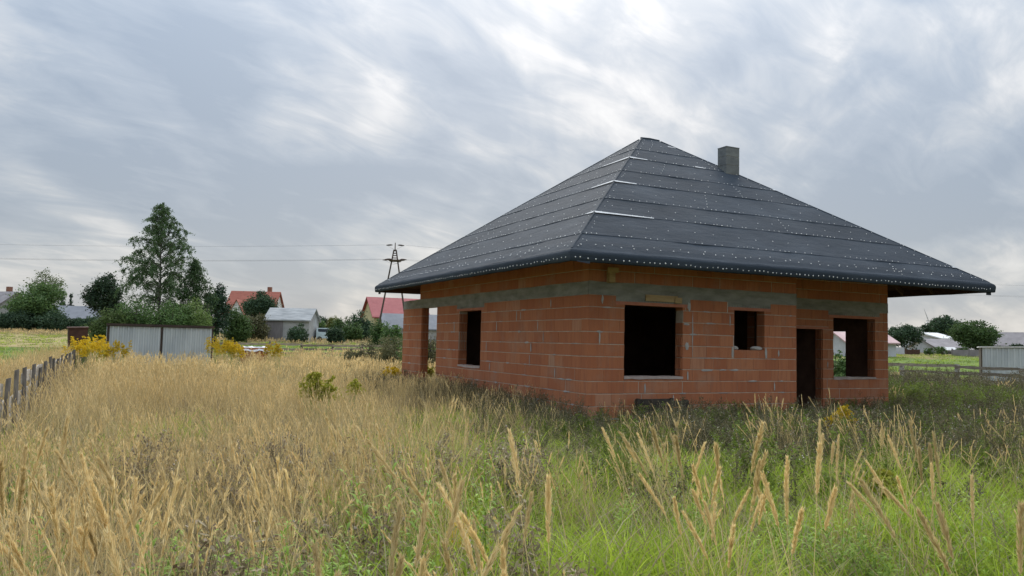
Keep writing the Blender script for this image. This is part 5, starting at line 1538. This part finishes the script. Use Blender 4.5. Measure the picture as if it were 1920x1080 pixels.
# brown dead seed heads in the near meadow
x, y, d, u, rg = sector(900, 2.2, 8, 415, -0.7, 0.1)
nz = vnoise(x, y, 0.9, 18); keep = (nz > 0.64) & (rg.random(len(x)) < 0.32)
scatter('seed_heads', 'dead brown weeds with dark knobbly seed heads in the near meadow', 'weeds', 'brown_head', np.stack([x, y], -1)[keep], rg.uniform(0.8, 1.15, keep.sum()), 0.12, 16)
# leafy forbs low in front
x, y, d, u, rg = sector(1700, 1.8, 6.5, 416, -0.7, 0.7)
sel = ((u > 330) & (u < 800) & (d < 4.6)) | ((rg.random(len(x)) < 0.30) & (vnoise(x, y, 1.1, 41) > 0.6))
keep = sel & (rg.random(len(x)) < 0.45+0.6*vnoise(x, y, 0.7, 19))
scatter('leafy_forbs', 'fresh green leafy forbs low in the foreground', 'plants', 'forb', np.stack([x, y], -1)[keep], rg.uniform(0.7, 1.15, keep.sum()), 0.12, 17)

# far fields: sparse tufts so the ground does not read flat
x, y, d, u, rg = sector(6000, 26, 90, 417, -0.9, 0.9)
keep = ((x < -12.0) | (x > 24) | (y > 41)) & outside(x, y)
src('tuft_far', [green_clump(320+i, n=30, hmin=0.10, hmax=0.26, rad=0.6, w0=0.03, mat='deep' if i % 3 == 0 else 'green', dry=3) for i in range(4)])
scatter('field_grass', 'grass tufts over the far fields beyond the fences', 'grass', 'tuft_far', np.stack([x, y], -1)[keep], rg.uniform(0.5, 1.0, keep.sum()), 0.15, 18)
src('verge', [dry_clump(330+i, n=10, nl=34, hmin=0.25, hmax=0.5, rad=0.9, sw=0.03, lw=0.04, hk=4, hl=0.12, hwid=0.04) for i in range(3)])
x, y, d, u, rg = sector(3600, 84, 122, 418, -0.9, 0.35)
nz = vnoise(x, y, 9, 20); keep = (rg.random(len(x)) < nz*0.8)
scatter('field_grass', 'dry tawny grass at the far edge of the fields below the trees', 'grass', 'verge', np.stack([x, y], -1)[keep], rg.uniform(0.6, 1.1, keep.sum()), 0.12, 19)

# ---- goldenrod plants, each a thing
def goldenrod(label, u, d, H, wid, nst, seed, flower=1.0, fmat='gold', lean=0.1, leafsize=0.09, fine=1.0, group=None):
    rg = np.random.default_rng(seed); x, y = W(u, d); z = float(terrain(x, y))
    root = empty('goldenrod', (x, y, z-0.02), 0, label, 'flowering plant', group)
    h = H*rg.uniform(0.72, 1.04, nst); rb = RB()
    C, side = blades(rg, nst, 7, h, wid*0.45, lean, lean*1.1, 0.0)
    rb.ribbons(C, side, np.linspace(1, 0.5, 7)[None]*0.009*np.ones((nst, 1)), 0)
    nleaf = 40; FP = []
    for i in range(nst):
        t = np.clip(np.linspace(0.1, 0.92, nleaf), 0, 0.999); f = t*6; i0 = f.astype(int); fr = (f-i0)[:, None]
        P = C[i, i0]*(1-fr)+C[i, i0+1]*fr; a = np.arange(nleaf)*2.4+i
        ln = leafsize*(1.2-0.75*t)*rg.uniform(0.7, 1.25, nleaf)
        D = np.stack([np.cos(a), np.sin(a), rg.uniform(0.2, 0.9, nleaf)], -1)
        E = P+D*ln[:, None]-np.array([0, 0, 1])*ln[:, None]*0.4; sd = np.stack([-np.sin(a), np.cos(a), np.zeros(nleaf)], -1)
        rb.ribbons(np.stack([P, P+D*ln[:, None]*0.5, E], 1), sd, ln[:, None]*0.2*np.array([0.4, 1, 0.1])[None], 1)
        # plume: arching side sprays
        ns = 15
        tt = rg.uniform(0.72, 1.0, ns)*1.0; f = np.clip(tt, 0, 0.999)*6; i0 = f.astype(int); fr = (f-i0)[:, None]
        P = C[i, i0]*(1-fr)+C[i, i0+1]*fr; a = rg.uniform(0, 2*pi, ns); L2 = (0.05+0.55*(1.02-tt))*rg.uniform(0.6, 1.1, ns)
        for j in range(ns):
            m_ = int(16*fine); s = rg.random(m_)
            q = P[j]+np.stack([np.cos(a[j])*L2[j]*s, np.sin(a[j])*L2[j]*s, L2[j]*(0.55*s-0.75*s*s)+0.01], -1)+rg.normal(size=(m_, 3))*0.010
            FP.append(q)
    link('foliage', rb.mesh('foliage', [GM['forb'], GM['forb']]), root)
    if flower:
        FPc = np.concatenate(FP); v, q = leaf_quads(FPc, 0.036/math.sqrt(fine), rg, aspect=0.8)
        link('flowers', fast_mesh('flowers', v, q, [GM[fmat]]), root)
    return root

goldenrod('broad yellow goldenrod clump at the end of the board fence by the shed', 172, 29, 1.55, 1.5, 40, 501, fine=1.3)
goldenrod('yellow goldenrod against the left shed door leaf', 214, 30.5, 1.42, 1.0, 26, 502, fine=1.3)
goldenrod('yellow goldenrod clump beside the right edge of the tin shed', 420, 36, 1.6, 1.5, 40, 503, fine=1.3)
goldenrod('yellow goldenrod in front of the plastic covered pallet', 447, 36, 1.4, 0.9, 20, 504, fine=1.3)
goldenrod('small yellow goldenrod before the slab fence right of the pallet', 516, 38, 1.4, 0.9, 18, 505)
goldenrod('small yellow goldenrod at the outer foot of the brick pillar', 743, 25.5, 0.95, 0.35, 6, 506)
goldenrod('yellow goldenrod seen through the porch opening', 812, 27, 0.85, 0.4, 6, 516, fmat='goldgreen')
goldenrod('bright yellow goldenrod in front of the doorside wall', 1576, 12.6, 0.86, 0.36, 14, 507, leafsize=0.07)
goldenrod('greenish budding goldenrod standing alone in the straw meadow', 604, 14.5, 1.05, 0.6, 18, 508, fmat='goldgreen')
goldenrod('second greenish goldenrod just right of the lone budding one', 668, 17, 0.85, 0.25, 4, 509, fmat='goldgreen')
goldenrod('tall leaning green goldenrod without flowers in the foreground', 752, 4.7, 1.16, 0.12, 6, 510, flower=0, lean=0.16, leafsize=0.14)
goldenrod('upright green goldenrod without flowers near the leaning one', 916, 4.9, 1.10, 0.10, 4, 511, flower=0, lean=0.05, leafsize=0.11)
goldenrod('small orange-yellow bloom among foreground straw', 872, 5.4, 0.62, 0.04, 1, 512, lean=0.1, leafsize=0.05)
goldenrod('fading yellow-green bloom among the eastern straw heads', 1672, 7.4, 0.62, 0.26, 6, 513, fmat='goldgreen')
